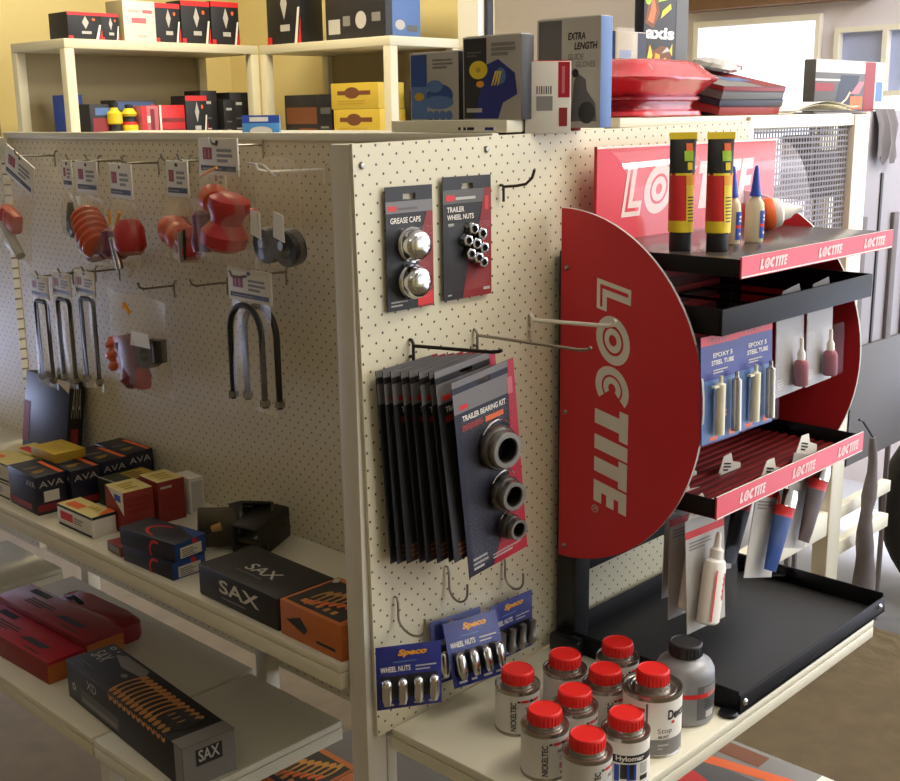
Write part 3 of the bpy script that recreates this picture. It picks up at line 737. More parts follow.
# ------------------------------------------------------------------ goods on the red rack
def glue_tube(label, x, y):
    t = thing('glue_tube', label, 'glue tube', (x, y, -.1515), (0, 0, R(-38)), 'red and yellow glue tubes on the top tray'); t.scale = (.80, .80, .99)
    b = MB(); b.lathe([(0, 0), (.0195, 0), (.0205, .002), (.0205, .026), (.0185, .028), (0, .028)], 'lid_black', (0, 0, 0), (0, 0, 1), 24); b.build('cap', t)
    b = MB(); n = 8; H = .166
    rings = []
    for i in range(n + 1):
        f = i / n; z = .028 + (H - .028) * f; fy = (1 - f) ** .6 if f < 1 else 0
        rx = .0235 + .002 * f; ry = .0235 * max(.05, fy)
        rings.append([V((rx * math.cos(2 * PI * k / 24), ry * math.sin(2 * PI * k / 24), z)) for k in range(24)])
    for i in range(n):
        m = 'yellow_print' if i == 0 else 'red_print' if i < 5 else 'black'
        b.add(rings[i] + rings[i + 1], [(k, (k + 1) % 24, 24 + (k + 1) % 24, 24 + k) for k in range(24)], m, True)
    b.box((-.0262, -.0016, H - .001), (.0262, .0016, H + .009), 'yellow_print'); b.build('body', t)
    b = MB()
    def P(x, z, e=.0009):
        f = (z - .028) / (H - .028); ry = .0235 * max(.05, (1 - f) ** .6); rx = .0235 + .002 * f
        return V((x, -ry * math.sqrt(max(0, 1 - (x / rx) ** 2)) - e, z))
    def patch(x0, x1, z0, z1, m, e=.0009):
        g = [[P(x0 + (x1 - x0) * i / 4, z0 + (z1 - z0) * j / 6, e) for i in range(5)] for j in range(7)]
        b.add([q for row in g for q in row], [(j * 5 + i, j * 5 + i + 1, j * 5 + i + 6, j * 5 + i + 5) for j in range(6) for i in range(4)], m)
    patch(.003, .021, .040, .112, 'yellow_print'); patch(.003, .021, .098, .112, 'amber', .0012); patch(-.024, .024, .112, .1155, 'yellow_print', .0012)
    patch(.000, .018, .133, .148, 'lime', .0012); patch(.004, .017, .148, .159, 'orange_print', .0014); patch(.006, .016, .120, .131, 'yellow_print', .0012)
    for i in range(8): patch(.006, .019, .044 + i * .005, .0458 + i * .005, 'green_dark', .0012)
    b.build('label', t)
    return t
glue_tube('red and yellow glue tube standing cap down, left of two', .474, -.197)
glue_tube('red and yellow glue tube standing cap down, beside the white bottles', .497, -.247)
def glue_bottle(label, x, y, rz):
    t = thing('glue_bottle', label, 'glue bottle', (x, y, -.1515), (0, 0, R(rz)), 'white glue bottles with blue nozzles')
    b = MB(); b.lathe([(0, 0), (.015, 0), (.0165, .002), (.0165, .044), (.015, .052), (.009, .058), (.009, .062), (0, .062)], 'bottle_cream', (0, 0, 0), (0, 0, 1), 24, .72, 1); b.build('body', t)
    b = MB(); b.lathe([(.0095, .060), (.010, .062), (.0085, .066), (.0035, .096), (.0025, .099), (0, .1)], 'carton_navy', (0, 0, 0), (0, 0, 1), 16); o = b.build('nozzle', t); o.data.materials[0] = MATS['blue_print']; o['label'] = 'blue pointed nozzle'
    b = MB()
    for z0, z1, m in ((.006, .021, 'blue_print'), (.021, .025, 'red_print'), (.025, .042, 'blue_print')): 
        an = [R(-40 + 70 * i / 8) for i in range(9)]
        vs = [(.0124 * math.sin(a), -.0172 * math.cos(a), z) for z in (z0, z1) for a in an]
        b.add(vs, [(i, i + 1, 10 + i, 9 + i) for i in range(8)], m, True)
    an = [R(-16 + 20 * i / 4) for i in range(5)]
    for z0, z1 in ((.034, .037), (.029, .032), (.012, .015)):
        b.add([(.0128 * math.sin(a), -.0177 * math.cos(a), z) for z in (z0, z1) for a in an], [(i, i + 1, 6 + i, 5 + i) for i in range(4)], 'white_print', True)
    b.build('label', t); t.scale = (.92, .92, 1.2); return t
glue_bottle('white glue bottle with a blue nozzle, half hidden behind the right glue tube', .592, -.214, 0)
glue_bottle('white glue bottle with a blue nozzle, in front at the tray edge', .634, -.230, 8)
# white and orange dispenser lying on the tray
t = thing('glue_dispenser', 'white and orange dispenser lying on its side at the back of the top tray', 'dispenser', (.850, -.165, -.1515), (0, 0, R(-42))); t.scale = (1.0, 1.0, 1.0)
b = MB(); b.lathe([(0, 0), (.016, .001), (.024, .006), (.026, .014), (.024, .022), (.016, .027), (.013, .040), (.008, .046), (.005, .060), (0, .061)], 'white_print', (-.03, 0, .027), (1, -.1, .15), 20); b.build('body', t)
b = MB(); b.lathe([(.0262, .0), (.0275, .004), (.0275, .012), (.0262, .016)], 'orange_print', (-.036, 0, .026), (1, -.1, .15), 20); b.build('band', t)
b = MB(); b.lathe([(0, 0), (.020, .001), (.022, .006), (.022, .02), (0, .021)], 'orange_print', (-.054, 0, .025), (1, -.1, .15), 20); b.build('cap', t)

def syringe_pack(label, x, nozzle):
    t = thing('blister_pack', label, 'blister pack', (x, -.280, -.268), (R(-3), 0, R(-3)), 'blue syringe packs hanging from the upper tray')
    w, h = .097, .162
    F = (V((-w / 2, -.0007, -h)), V((1, 0, 0)), V((0, 0, 1)), V((0, -1, 0)))
    b = MB(); b.box((-w / 2, -.0007, -h), (w / 2, .0007, 0), 'navy_card'); b.rect(F, 0, h - .014, w, h, 'red_print', 1); brand(b, F, .02, h - .011, .05, .008, 'pink_card', None, 2)
    b.rect(F, 0, .002, w, h - .066, 'steel_blue', 1); b.text(F, 'EPOXY 5', .030, h - .034, .050, .007, 'white_print', 2); b.text(F, 'STEEL TUBE', .026, h - .045, .058, .007, 'white_print', 2); b.lines(F, .03, h - .058, .07, h - .05, 2, 'pale_grey', 2)
    b.lines(F, .045, .03, .066, .085, 9, 'pale_grey', 2); b.rect(F, .02, .004, .04, .010, 'orange_print', 2); b.rect(F, .07, .005, .086, .014, 'orange_print', 2); b.build('backing_card', t)
    b = MB(); b.box((-w / 2 + .006, -.020, -h + .006), (w / 2 - .006, -.0015, -.062), 'clear_film', .006); b.build('plastic_blister', t)
    b = MB(); b.lathe([(0, 0), (.0075, 0), (.0075, .075), (.003, .078), (.003, .088), (0, .088)], 'bottle_cream', (-.018, -.011, -h + .014), (.06, 0, 1), 16); b.box((-.033, -.014, -h + .086), (-.004, -.008, -h + .089), 'bottle_cream'); b.build('syringe', t)
    b = MB(); b.lathe([(0, 0), (.0075, 0), (.0075, .078), (.003, .081), (.003, .09), (0, .09)], 'tin', (.026, -.011, -h + .012), (.03, 0, 1), 16); b.build('syringe', t)
    return t
syringe_pack('blue pack of glue syringes partly hidden by the red half-round panel', .459, 0)
syringe_pack('blue pack of glue syringes fully in view under the upper tray', .561, 0)
def bottle_pack(label, x):
    t = thing('blister_pack', label, 'blister pack', (x, -.279, -.255), (R(-2), 0, R(2)), 'clear packs of small red bottles')
    w, h = .098, .142
    b = MB(); b.box((-w / 2, -.0007, -h), (w / 2, .0007, 0), 'grey_card'); b.extr([(-w / 2 + .008, -.0007, 0), (w / 2 - .008, -.0007, 0), (w / 2 - .02, -.0007, .034), (-w / 2 + .02, -.0007, .028)], (0, .0014, 0), 'grey_card')
    F = (V((-w / 2, -.0007, -h)), V((1, 0, 0)), V((0, 0, 1)), V((0, -1, 0))); b.rect(F, .002, .002, w - .002, h - .03, 'grey_card', 1); b.rect(F, .012, h - .014, w - .012, h - .006, 'mid_grey', 1); b.lines(F, .006, .012, .03, .03, 4, 'pale_grey', 2); b.build('backing_card', t)
    b = MB(); b.box((-w / 2 + .008, -.026, -h + .01), (w / 2 - .004, -.0015, -.04), 'clear_film', .006); b.build('plastic_blister', t)
    j = MB(); j.lathe([(0, 0), (.0105, 0), (.012, .002), (.012, .034), (.010, .040), (.006, .043)], 'dark_red', (.014, -.014, -h + .012), (0, 0, 1), 20); j = j.build('bottle', t)
    n = MB(); n.lathe([(.0065, .042), (.0065, .054), (.0035, .060), (.0030, .078), (0, .079)], 'white_print', (.014, -.014, -h + .012), (0, 0, 1), 16); n.build('nozzle', j)
    return t
bottle_pack('clear pack with a small red bottle, left of the pair under the upper tray', .674)
bottle_pack('clear pack with a small red bottle, right of the pair under the upper tray', .776)
def card_top(label, x, y, z, rz, w=.05):
    pass
def bottle_blister(label, loc, rot, body, w=.085, h=.185, cap='white_print', stripe='red_print', group='packs hanging below the middle tray', kind='bottle'):
    t = thing('blister_pack', label, 'blister pack', loc, rot, group)
    F = (V((-w / 2, -.0007, -h)), V((1, 0, 0)), V((0, 0, 1)), V((0, -1, 0)))
    b = MB(); b.box((-w / 2, -.0007, -h), (w / 2, .0007, 0), 'pale_grey'); b.extr([(-w * .42, -.0007, 0), (w * .40, -.0007, 0), (w * .34, -.0007, .020), (.004, -.0007, .022), (-.004, -.0007, .036), (-w * .30, -.0007, .030)], (0, .0014, 0), 'white_print'); b.lines(F, w * .22, h + .006, w * .5, h + .022, 3, 'ink', 2); b.rect(F, 0, h - .052, w, h - .03, 'pale_grey', 1); b.rect(F, 0, h - .03, w, h - .018, 'red_print', 1.2); b.lines(F, .008, h - .05, w - .03, h - .034, 3, 'grey_print', 2)
    b.build('backing_card', t)
    b = MB(); b.box((-w / 2 + .01, -.034, -h + .008), (w / 2 - .006, -.0015, -.05), 'clear_film', .008); b.build('plastic_blister', t)
    if kind == 'bottle':
        b = MB(); b.lathe([(0, 0), (.016, 0), (.0195, .003), (.0195, .082), (.017, .092), (.009, .096)], body, (.006, -.018, -h + .014), (.0, 0, 1), 22, 1.1, .80); j = b.build('bottle', t)
        b = MB(); b.lathe([(.0105, .094), (.0105, .108), (.006, .112), (.0045, .130), (.003, .134), (0, .134)], cap, (.006, -.018, -h + .014), (0, 0, 1), 16); b.build('nozzle', j)
        b = MB(); b.rect((V((-.008, -.0325, -h + .02)), V((1, 0, 0)), V((0, 0, 1)), V((0, -1, 0))), 0, 0, .004, .075, stripe, 1); b.rect((V((-.008, -.0325, -h + .02)), V((1, 0, 0)), V((0, 0, 1)), V((0, -1, 0))), .010, .03, .024, .07, 'pink_card', 1)
        for i in range(4): b.rect((V((-.008, -.0325, -h + .02)), V((1, 0, 0)), V((0, 0, 1)), V((0, -1, 0))), .011, .034 + i * .009, .022, .037 + i * .009, 'red_print', 2)
        b.build('label', j)
        j.rotation_euler = (0, R(13), 0); j.location = (.016, 0, .012); j.scale = (1.0, 1.0, 1.08)
    else:
        b = MB(); n = 6; rings = []
        for i in range(n + 1):
            f = i / n; rings.append([V((.006 + (.019 + .003 * f * 0) * math.cos(2 * PI * k / 20), -.018 + (.003 + .013 * f ** .6) * math.sin(2 * PI * k / 20), -h + .012 + .098 * f)) for k in range(20)])
        for i in range(n): b.add(rings[i] + rings[i + 1], [(k, (k + 1) % 20, 20 + (k + 1) % 20, 20 + k) for k in range(20)], stripe if i == n - 1 else body, True)
        j = b.build('tube', t)
        b = MB(); b.lathe([(.0185, .109), (.0175, .111), (.0175, .124), (.0145, .134), (0, .135)], 'chrome', (.006, -.018, -h), (0, 0, 1), 20); b.build('cap', j)
        j.rotation_euler = (0, R(9), 0); j.location = (.026, 0, .022); j.scale = (1.0, 1.0, 1.13)
    return t
bottle_blister('clear pack of a white bottle with red stripes, nearest below the middle tray', (.478, -.255, -.560), (R(-3), R(-1), R(-6)), 'white_print', .096)
bottle_blister('clear pack of a white bottle, directly behind the nearest one', (.499, -.212, -.556), (R(-2), R(1), R(-4)), 'white_print', .096)
bottle_blister('clear pack of a white bottle, deepest of the three under the middle tray', (.555, -.168, -.550), (R(-2), R(4), R(-3)), 'white_print', .096)
bottle_blister('clear pack holding a blue tube with a silver cap below the tray', (.665, -.268, -.545), (R(-3), R(15), R(-4)), 'blue_box', .085, .165, kind='tube')
bottle_blister('clear pack holding a blue tube, behind the silver-capped blue one', (.645, -.20, -.545), (R(-2), R(12), R(-2)), 'carton_navy', .085, .165, kind='tube')
bottle_blister('clear pack holding a brown tube with a silver cap, right-hand end of the tray', (.790, -.264, -.530), (R(-3), R(16), R(-4)), 'tube_brown', .085, .165, kind='tube')
# ------------------------------------------------------------------ goods along the top of the stand
TZ = .0430
def glove_box(name, label, y0, y1, h, x0=.335, depth=.03, z=TZ, panel='carton_navy', pic=None):
    w = y1 - y0
    t = thing(name, label, 'carton', (x0, y0, z))
    lo = (0, 0, 0); hi = (depth, w, h)
    b = MB(); b.box(lo, hi, 'carton_grey', .0015, {'-Y': 'ink' if h < .15 else 'steel_blue', '+Z': 'pale_grey'})
    F, fw, fh = frame(lo, hi, '-X'); pic(b, F, fw, fh); b.build('box', t); 
    f = MB(); f.box((.004, .004, h), (depth - .004, w - .004, h + .0012), 'pale_grey'); f.build('lid_flap', t)
    return t
def pic_blue(b, F, w, h):
    b.rect(F, .003, .002, w * .36, h - .003, 'steel_blue', 1); b.rect(F, .003, h * .5, w * .36, h - .003, 'blue_box', 1.3); b.disc(F, w * .62, h * .36, w * .27, h * .17, 'blue_box', 2); b.disc(F, w * .60, h * .26, w * .30, h * .10, 'steel_blue', 2.5); b.disc(F, w * .52, h * .50, w * .17, h * .09, 'steel_blue', 3)
    for i in range(4): b.disc(F, w * (.42 + .13 * i), h * .07, w * .07, h * .07, 'steel_blue', 2 + .2 * i)
    b.disc(F, w * .2, h * .35, w * .10, h * .06, 'mustard', 3); b.lines(F, w * .48, h * .76, w * .92, h * .92, 3, 'grey_print', 2)
def pic_yellow(b, F, w, h):
    b.rect(F, .003, .002, w * .42, h - .003, 'ink', 1); b.shape(F, [(w * .2, .002), (w * .62, .002), (w * .70, h * .2), (w * .94, h * .30), (w * .90, h * .55), (w * .62, h * .72), (w * .42, h * .66)], 'navy_card', 1.4); b.disc(F, w * .28, h * .60, w * .16, h * .11, 'yellow_print', 2); b.disc(F, w * .28, h * .60, w * .04, h * .03, 'mustard', 3); b.disc(F, w * .31, h * .43, w * .07, h * .04, 'amber', 2)
    for i in range(3): b.shape(F, [(w * (.50 + .05 * i), h * .40), (w * (.53 + .05 * i), h * .42), (w * (.60 + .04 * i), h * .58), (w * (.57 + .04 * i), h * .58)], 'yellow_print', 2.4)
    b.disc(F, w * .66, h * .52, w * .09, h * .10, 'steel_blue', 1.8); b.lines(F, w * .5, h * .76, w * .94, h * .93, 3, 'grey_print', 2, .7); b.rect(F, w * .07, h * .09, w * .34, h * .14, 'pale_grey', 2); b.lines(F, w * .08, h * .76, w * .34, h * .84, 2, 'mid_grey', 2)
def pic_long(b, F, w, h):
    b.rect(F, .004, .002, w * .40, h - .003, 'mid_grey', 1); b.text(F, 'EXTRA', w * .50, h * .80, w * .27, h * .065, 'ink', 2, .03, .1); b.text(F, 'LENGTH', w * .60, h * .71, w * .34, h * .065, 'ink', 2, .03, .1); b.text(F, 'GUIDE', w * .50, h * .62, w * .24, h * .055, 'grey_print', 2, .02, .1); b.text(F, 'GLOVES', w * .62, h * .55, w * .30, h * .055, 'grey_print', 2, .02, .1)
    b.shape(F, [(w * .55, .01), (w * .95, .01), (w * .93, h * .22), (w * .80, h * .34), (w * .78, h * .44), (w * .66, h * .50), (w * .60, h * .42)], 'mid_grey', 1.6); b.disc(F, w * .80, h * .14, w * .13, h * .10, 'ink', 2); b.disc(F, w * .62, h * .5, w * .05, h * .04, 'ink', 2)
glove_box('glove_carton', 'grey carton with a blue glove picture, left end of the top row', .127, .236, .105, pic=pic_blue)
glove_box('glove_carton', 'grey and black carton with a yellow disc picture', -.001, .118, .124, pic=pic_yellow)
glove_box('glove_carton', 'tall grey carton lettered for extra length gloves', -.060, .066, .166, .452, .03, .0285, pic=pic_long)
# blue boxed item wrapped in clear film behind it
t = thing('wrapped_carton', 'blue-grey carton wrapped in shiny film behind the red shrink-wrapped tubs', 'carton', (.855, .205, TZ))
b = MB(); b.box((0, 0, 0), (.10, .035, .160), 'carton_grey', .002, {'-X': 'steel_blue'}); b.rect((V((0, 0, 0)), V((1, 0, 0)), V((0, 0, 1)), V((0, -1, 0))), .012, .02, .05, .125, 'steel_blue', 1); b.rect((V((0, 0, 0)), V((1, 0, 0)), V((0, 0, 1)), V((0, -1, 0))), .072, 0, .1, .158, 'carton_navy', 1); b.build('box', t)
b = MB(); b.box((-.004, -.006, 0), (.056, .0, .166), 'clear_bag', .003); b.build('film', t)
# small carton standing on the front edge
t = thing('carton', 'white carton with red corner panels overhanging the pegboard top edge', 'carton', (.352, .006, .0215), (0, 0, R(-44)))
lo, hi = (0, 0, 0), (.070, .070, .106)
b = MB(); b.box(lo, hi, 'carton_white', .0015, {'-X': 'ink'}); F, w, h = frame(lo, hi, '-Y')
b.rect(F, w * .72, h * .50, w * .97, h * .99, 'crimson', 1); b.rect(F, w * .74, h * .10, w * .92, h * .36, 'dark_red', 1); b.rect(F, w * .25, h * .32, w * .60, h * .52, 'grey_print', 1)
for i in range(7): b.rect(F, w * (.25 + .05 * i), h * .55, w * (.275 + .05 * i), h * .66, 'ink' if i % 2 == 0 else 'grey_print', 1)
b.rect(F, w * .80, h * .56, w * .86, h * .93, 'pink_card', 2)
F2, w2, h2 = frame(lo, hi, '-X'); b.rect(F2, w2 * .5, 0, w2 * .62, h2, 'pale_grey', 1)
b.build('box', t); f = MB(); f.box((.002, .002, .106), (.068, .068, .1072), 'carton_white', 0, {'-Y': 'red_print'}); f.build('lid_flap', t)
t = thing('carton', 'slim pink-sided carton beside the white carton on the stand top', 'carton', (.462, .006, .0240), (0, 0, R(-44)))
b = MB(); b.box((0, 0, 0), (.018, .04, .092), 'pink_card', .0015); b.rect((V((0, 0, 0)), V((1, 0, 0)), V((0, 0, 1)), V((0, -1, 0))),   .008, .03, .016, .085, 'carton_grey', 1); b.build('box', t); f = MB(); f.box((.002, .002, .092), (.016, .038, .0932), 'pale_grey'); f.build('lid_flap', t)
# stack of red shrink-wrapped tubs
def tub(label, z, prof, rx, ry, mts):
    t = thing('wrapped_tub', label, 'wrapped tub', (.79, .095, z), (0, 0, R(4)), None)
    return t
t = thing('wrapped_tub', 'red shrink-wrapped tub with a wide flared rim, on the stand top', 'wrapped tub', (.765, .085, TZ), (0, 0, R(6)))
t.scale = (1.04, .95, 1.0)
def rrect(rx, ry, z, n=40, p=5):
    out = []
    for k in range(n):
        a = 2 * PI * k / n; c, s = math.cos(a), math.sin(a); q = (abs(c) ** p + abs(s) ** p) ** (-1 / p); out.append(V((rx * c * q, ry * s * q, z)))
    return out
def loft(levels, m, wob=0, seed=1):
    b = MB(); rnd = random.Random(seed); n = 40; rings = [rrect(*l) for l in levels]
    if wob:
        for r_ in rings:
            for v in r_: v += V((rnd.uniform(-wob, wob), rnd.uniform(-wob, wob), rnd.uniform(-wob, wob) * .6))
    for i in range(len(rings) - 1): b.add(rings[i] + rings[i + 1], [(k, (k + 1) % n, n + (k + 1) % n, n + k) for k in range(n)], m, True)
    b.poly(rings[0][::-1], m); b.poly(rings[-1], m); return b
loft([(.126, .075, 0), (.130, .079, .003), (.128, .078, .009), (.112, .068, .013)], 'wrap_red').build('base_flange', t)
loft([(.112, .068, .010), (.108, .066, .018), (.112, .068, .026), (.124, .076, .029), (.126, .077, .033), (.118, .072, .037)], 'wrap_dark').build('body', t)
loft([(.116, .070, .034), (.124, .076, .042), (.146, .092, .058), (.158, .102, .064), (.160, .103, .067), (.150, .096, .071), (.128, .078, .086), (.116, .068, .094), (.104, .06, .098), (.06, .03, .097)], 'wrap_red', .0018, 5).build('rim', t)
b = MB()
for i in range(9): b.tube([(-.10 + .026 * i, -.085 + .003 * (i % 3), .077), (-.088 + .024 * i, -.066, .090)], .0016, 'white_print', 6)
b.build('film_crease', t)
# pile of magazines / film-wrapped packs
TL = R(13); zz = .0
for i, (w_, m, lab, rz) in enumerate(((.016, 'dark_red', 'dark red catalogue at the bottom of the leaning pile by the window', 2), (.014, 'carton_navy', 'dark catalogue second from the bottom of the pile by the window', -1), (.016, 'mid_grey', 'grey catalogue third up in the pile by the window', 1), (.010, 'dark_red', 'glossy red and grey catalogue on top of the pile by the window', 0))):
    t = thing('catalogue', lab, 'catalogue', (1.085, .045 - math.sin(TL) * zz, TZ + math.cos(TL) * zz), (TL, 0, R(rz * .5)), 'catalogues piled on the stand top')
    lo, hi = (-.12, 0, 0), (.12, .19, w_ - .0006); zz += w_
    b = MB(); b.box(lo, hi, m, .001, {'+Z': 'grey_print', '-Y': m, '+X': 'white_print'})
    if i == 3:
        F, fw, fh = frame(lo, hi, '+Z'); b.rect(F, fw * .62, 0, fw, fh * .9, 'dark_red', 1); b.rect(F, fw * .42, fh * .25, fw * .78, fh * .42, 'steel_blue', 1.6); b.rect(F, .01, fh * .5, fw * .6, fh * .95, 'pale_grey', 1.5)
    b.build('pages', t)
    c = MB(); c.box((-.121, -.001, w_ - .0006), (.121, .191, w_ - .0001), 'grey_print' if i == 3 else m)
    if i == 3:
        F = (V((-.121, -.001, w_)), V((1, 0, 0)), V((0, 1, 0)), V((0, 0, 1))); c.rect(F, .15, 0, .242, .18, 'dark_red', 1); c.rect(F, .10, .05, .19, .085, 'steel_blue', 2); c.rect(F, .01, .10, .14, .185, 'pale_grey', 2)
    c.build('cover', t)
t = thing('book_rest', 'small wedge under the leaning catalogue pile', 'wedge', (1.085, .115, TZ))
b = MB(); b.extr([(-.10, .02, 0), (-.10, .10, 0), (-.10, .10, .030), (-.10, .02, .0125)], (.20, 0, 0), 'ink'); b.build('block', t)
t = thing('plastic_packet', 'crumpled pale packet lying on the catalogue pile', 'packet', (1.15, .165, TZ + .092), (R(13), 0, R(12)))
loft([(.05, .03, 0), (.062, .038, .006), (.058, .036, .014), (.03, .02, .02)], 'pale_grey', .002, 9).build('wrapping', t)
b = MB(); b.box((.02, -.036, .006), (.06, -.02, .0155), 'dark_red', .002); b.build('red_corner', t)
# tall printed bottle-like carton with white lettering
t = thing('printed_carton', 'tall black and yellow carton lettered in white, behind the red tub', 'carton', (1.092, .262, TZ), (0, 0, R(2)))
lo, hi = (-.085, -.012, 0), (.085, .012, .262)
b = MB(); b.box(lo, hi, 'ink', .003, {'-X': 'carton_navy'}); F, w, h = frame(lo, hi, '-Y')
b.rect(F, w * .72, 0, w, h, 'mid_grey', 1); b.text(F, 'axis', w * .03, h * .585, w * .64, h * .09, 'white_print', 3, .04, .12)
for pts, m in (([(.02, .70), (.20, .66), (.34, .78), (.24, .98), (.10, .90)], 'brown_print'), ([(.08, .72), (.20, .70), (.26, .80), (.18, .94), (.14, .80)], 'orange_print'), ([(.30, .86), (.62, .90), (.66, .95), (.34, .93)], 'lime'), ([(.36, .74), (.60, .82), (.58, .86), (.40, .80)], 'yellow_print'),
    ([(.06, .36), (.66, .36), (.60, .52), (.40, .54), (.22, .50), (.10, .54)], 'brown_print'), ([(.08, .44), (.14, .54), (.20, .46), (.14, .40)], 'yellow_print'), ([(.22, .38), (.38, .38), (.36, .47), (.26, .48)], 'amber'), ([(.42, .37), (.52, .37), (.50, .45), (.44, .44)], 'yellow_print'), ([(.40, .48), (.60, .50), (.52, .53)], 'pale_grey'), ([(.58, .50), (.64, .56), (.64, .46)], 'yellow_print')):
    b.shape(F, [(x * w, y * h) for x, y in pts], m, 1.5 + pts[0][0])
b.disc(F, .08 * w, .88 * h, .07 * w, .045 * h, 'lime', 2)
b.rect(F, w * .01, h * .86, w * .10, h * .95, 'lime', 2); b.build('box', t)
f = MB(); f.box((-.083, -.010, .262), (.083, .010, .2635), 'ink'); f.build('lid_flap', t)
# sheets of paper lying over the far end
t = thing('paper_sheets', 'loose white paper sheets curling over the far end of the stand top', 'paper', (1.36, .085, TZ))
b = MB(); n = 10
for k, (dz, dx) in enumerate(((.001, 0), (.006, .012))):
    g = []
    for i in range(n + 1):
        x = -.16 + .30 * i / n
        for y in (-.07, .02, .13): g.append((x + dx, y, dz + .019 * math.sin(PI * i / n) + (.012 if i == n else 0) * (k + 1) * .4))
    b.add(g, [(i * 3 + j, i * 3 + j + 3, i * 3 + j + 4, i * 3 + j + 1) for i in range(n) for j in range(2)], 'paper', True)
b.build('sheets', t)
b = MB(); b.tube([(.148, -.02, .016), (.162, -.03, .030), (.170, -.035, .046)], .002, 'paper', 6); b.build('cord', t)
# ------------------------------------------------------------------ bags hanging on the side pegboard
def sidehook(label, y, z, L, m='hook_metal', x0=.2885):
    t = thing('pegboard_hook', label, 'hook', (x0, y, z))
    b = MB(); b.tube([(.004, 0, .012), (-.003, 0, .012), (-.006, 0, .006), (-.006, 0, -.022)], .002, m, 8); b.build('back_wire', t)
    b = MB(); b.tube([(-.006, 0, .002), (-.02, 0, .003), (-L * .85, 0, .004), (-L + .004, 0, .008), (-L, 0, .018)], .0022, m, 8); b.build('prong', t)
    return t
def headcard(t, w, h, big=True, m='carton_white'):
    """folded header card, hung at the origin from a hook, facing -X"""
    b = MB(); b.box((-.0016, -w / 2, -h), (.0016, w / 2, .012), m, .0006)
    F = (V((-.0016, w / 2, -h)), V((0, -1, 0)), V((0, 0, 1)), V((-1, 0, 0)))
    b.rect(F, w * .05, h * .14, w * .95, h * .32, 'ink', 1); b.rect(F, w * .12, h * .52, w * .36, h * .92, 'dark_red', 1); b.rect(F, w * .16, h * .56, w * .2, h * .88, 'pink_card', 2); b.rect(F, w * .26, h * .56, w * .3, h * .88, 'pink_card', 2)
    b.lines(F, w * .48, h * .44, w * .9, h * .95, 3, 'grey_print', 1, .6); b.lines(F, w * .1, h * .19, w * .85, h * .27, 1, 'grey_print', 2, .7)
    b.disc(F, w * .5, h + .005, .006, .0035, 'ink', 1); b.build('header_card', t)
def pillow(t, w, z0, z1, d, seed=1, m='clear_bag'):
    b = MB(); rnd = random.Random(seed); nx, nz = 8, 10
    ph = rnd.uniform(0, 6)
    for sgn in (-1, 1):
        g = []
        for j in range(nz + 1):
            f = j / nz; z = z0 + (z1 - z0) * f
            for i in range(nx + 1):
                u = i / nx * 2 - 1
                e = (1 - u * u) ** .6 * min(1, f * 2.2) * (1 if f < .93 else .3)
                g.append((sgn * (d * e * (.5) + .0006) + .003 * math.sin(5 * u + ph + 4 * f), u * w / 2 * (1 - .06 * math.sin(PI * f)), z + .003 * math.sin(4 * u + ph)))
        q = [(j * (nx + 1) + i, j * (nx + 1) + i + 1, (j + 1) * (nx + 1) + i + 1, (j + 1) * (nx + 1) + i) for j in range(nz) for i in range(nx)]
        b.add(g, q, m, True)
    return b.build('plastic_bag', t)
def roller(b, o, ax, r, L, m, ribs=4, m2=None):
    n = ribs * 4; prof = [(0, -L / 2)]
    for i in range(n + 1):
        f = i / n; prof.append((r * (.84 + .16 * math.sin(PI * f)) * (1 if (i % 4) in (1, 2) else .82), -L / 2 + L * f))
    prof.append((0, L / 2)); b.lathe(prof, m, o, ax, 20)
def lump(b, pts, r, m, seg=12): b.tube(pts, r, m, seg)
HK = 'plastic bags of red trailer parts on the side pegboard'
def bagthing(name, label, x, y, z, rz, group=HK): return thing(name, label, 'bagged part', (x, y, z), (0, 0, R(rz)), group)

# far left bag: orange block with grey pin
sidehook('hook carrying the bag at the left edge of the side pegboard', 1.335, -.030, .10, 'hook_metal', .2885)
t = bagthing('parts_bag', 'clear bag with an orange-red block, leftmost on the side pegboard', .20, 1.335, -.036, -4)
t.rotation_euler = (R(20), 0, R(-4)); headcard(t, .150, .056); pillow(t, .165, -.064, -.225, .035, 1)
b = MB(); b.box((-.018, -.015, -.175), (.012, .065, -.125), 'poly_orange', .012); b.box((-.020, .02, -.165), (-.014, .028, -.13), 'poly_red', .002); b.box((-.020, .042, -.165), (-.014, .05, -.13), 'poly_red', .002); b.build('roller_block', t)
b = MB(); b.tube([(-.012, .055, -.165), (-.012, -.055, -.205)], .011, 'pale_grey', 12); b.build('pin', t)
# thin bag seen edge on
sidehook('hook carrying the narrow bag with a dark pin', 1.147, -.038, .08)
t = bagthing('parts_bag', 'narrow bag turned edge-on with a dark metal pin, second from left', .21, 1.147, -.044, -8)
headcard(t, .052, .045); pillow(t, .075, -.054, -.15, .03, 2)
b = MB(); lump(b, [(0, 0, -.075), (0, .004, -.105), (0, .002, -.135), (0, -.002, -.15)], [.006, .010, .012, .006], 'olive'); b.build('pin', t)
# bag with orange slanted ribs
sidehook('hook carrying the bag of orange ribbed rollers', 1.05, -.036, .09)
t = bagthing('parts_bag', 'clear bag with an orange slanted ribbed roller, third from left', .20, 1.05, -.044, -6)
headcard(t, .104, .052); pillow(t, .145, -.058, -.190, .05, 3)
b = MB(); roller(b, (0, .0, -.130), (.1, .75, .6), .036, .105, 'poly_orange', 6); b.build('roller', t)
b = MB(); lump(b, [(0, -.055, -.172), (0, 0, -.178), (0, .05, -.168)], [.012, .018, .012], 'poly_purple'); b.build('roller_end', t)
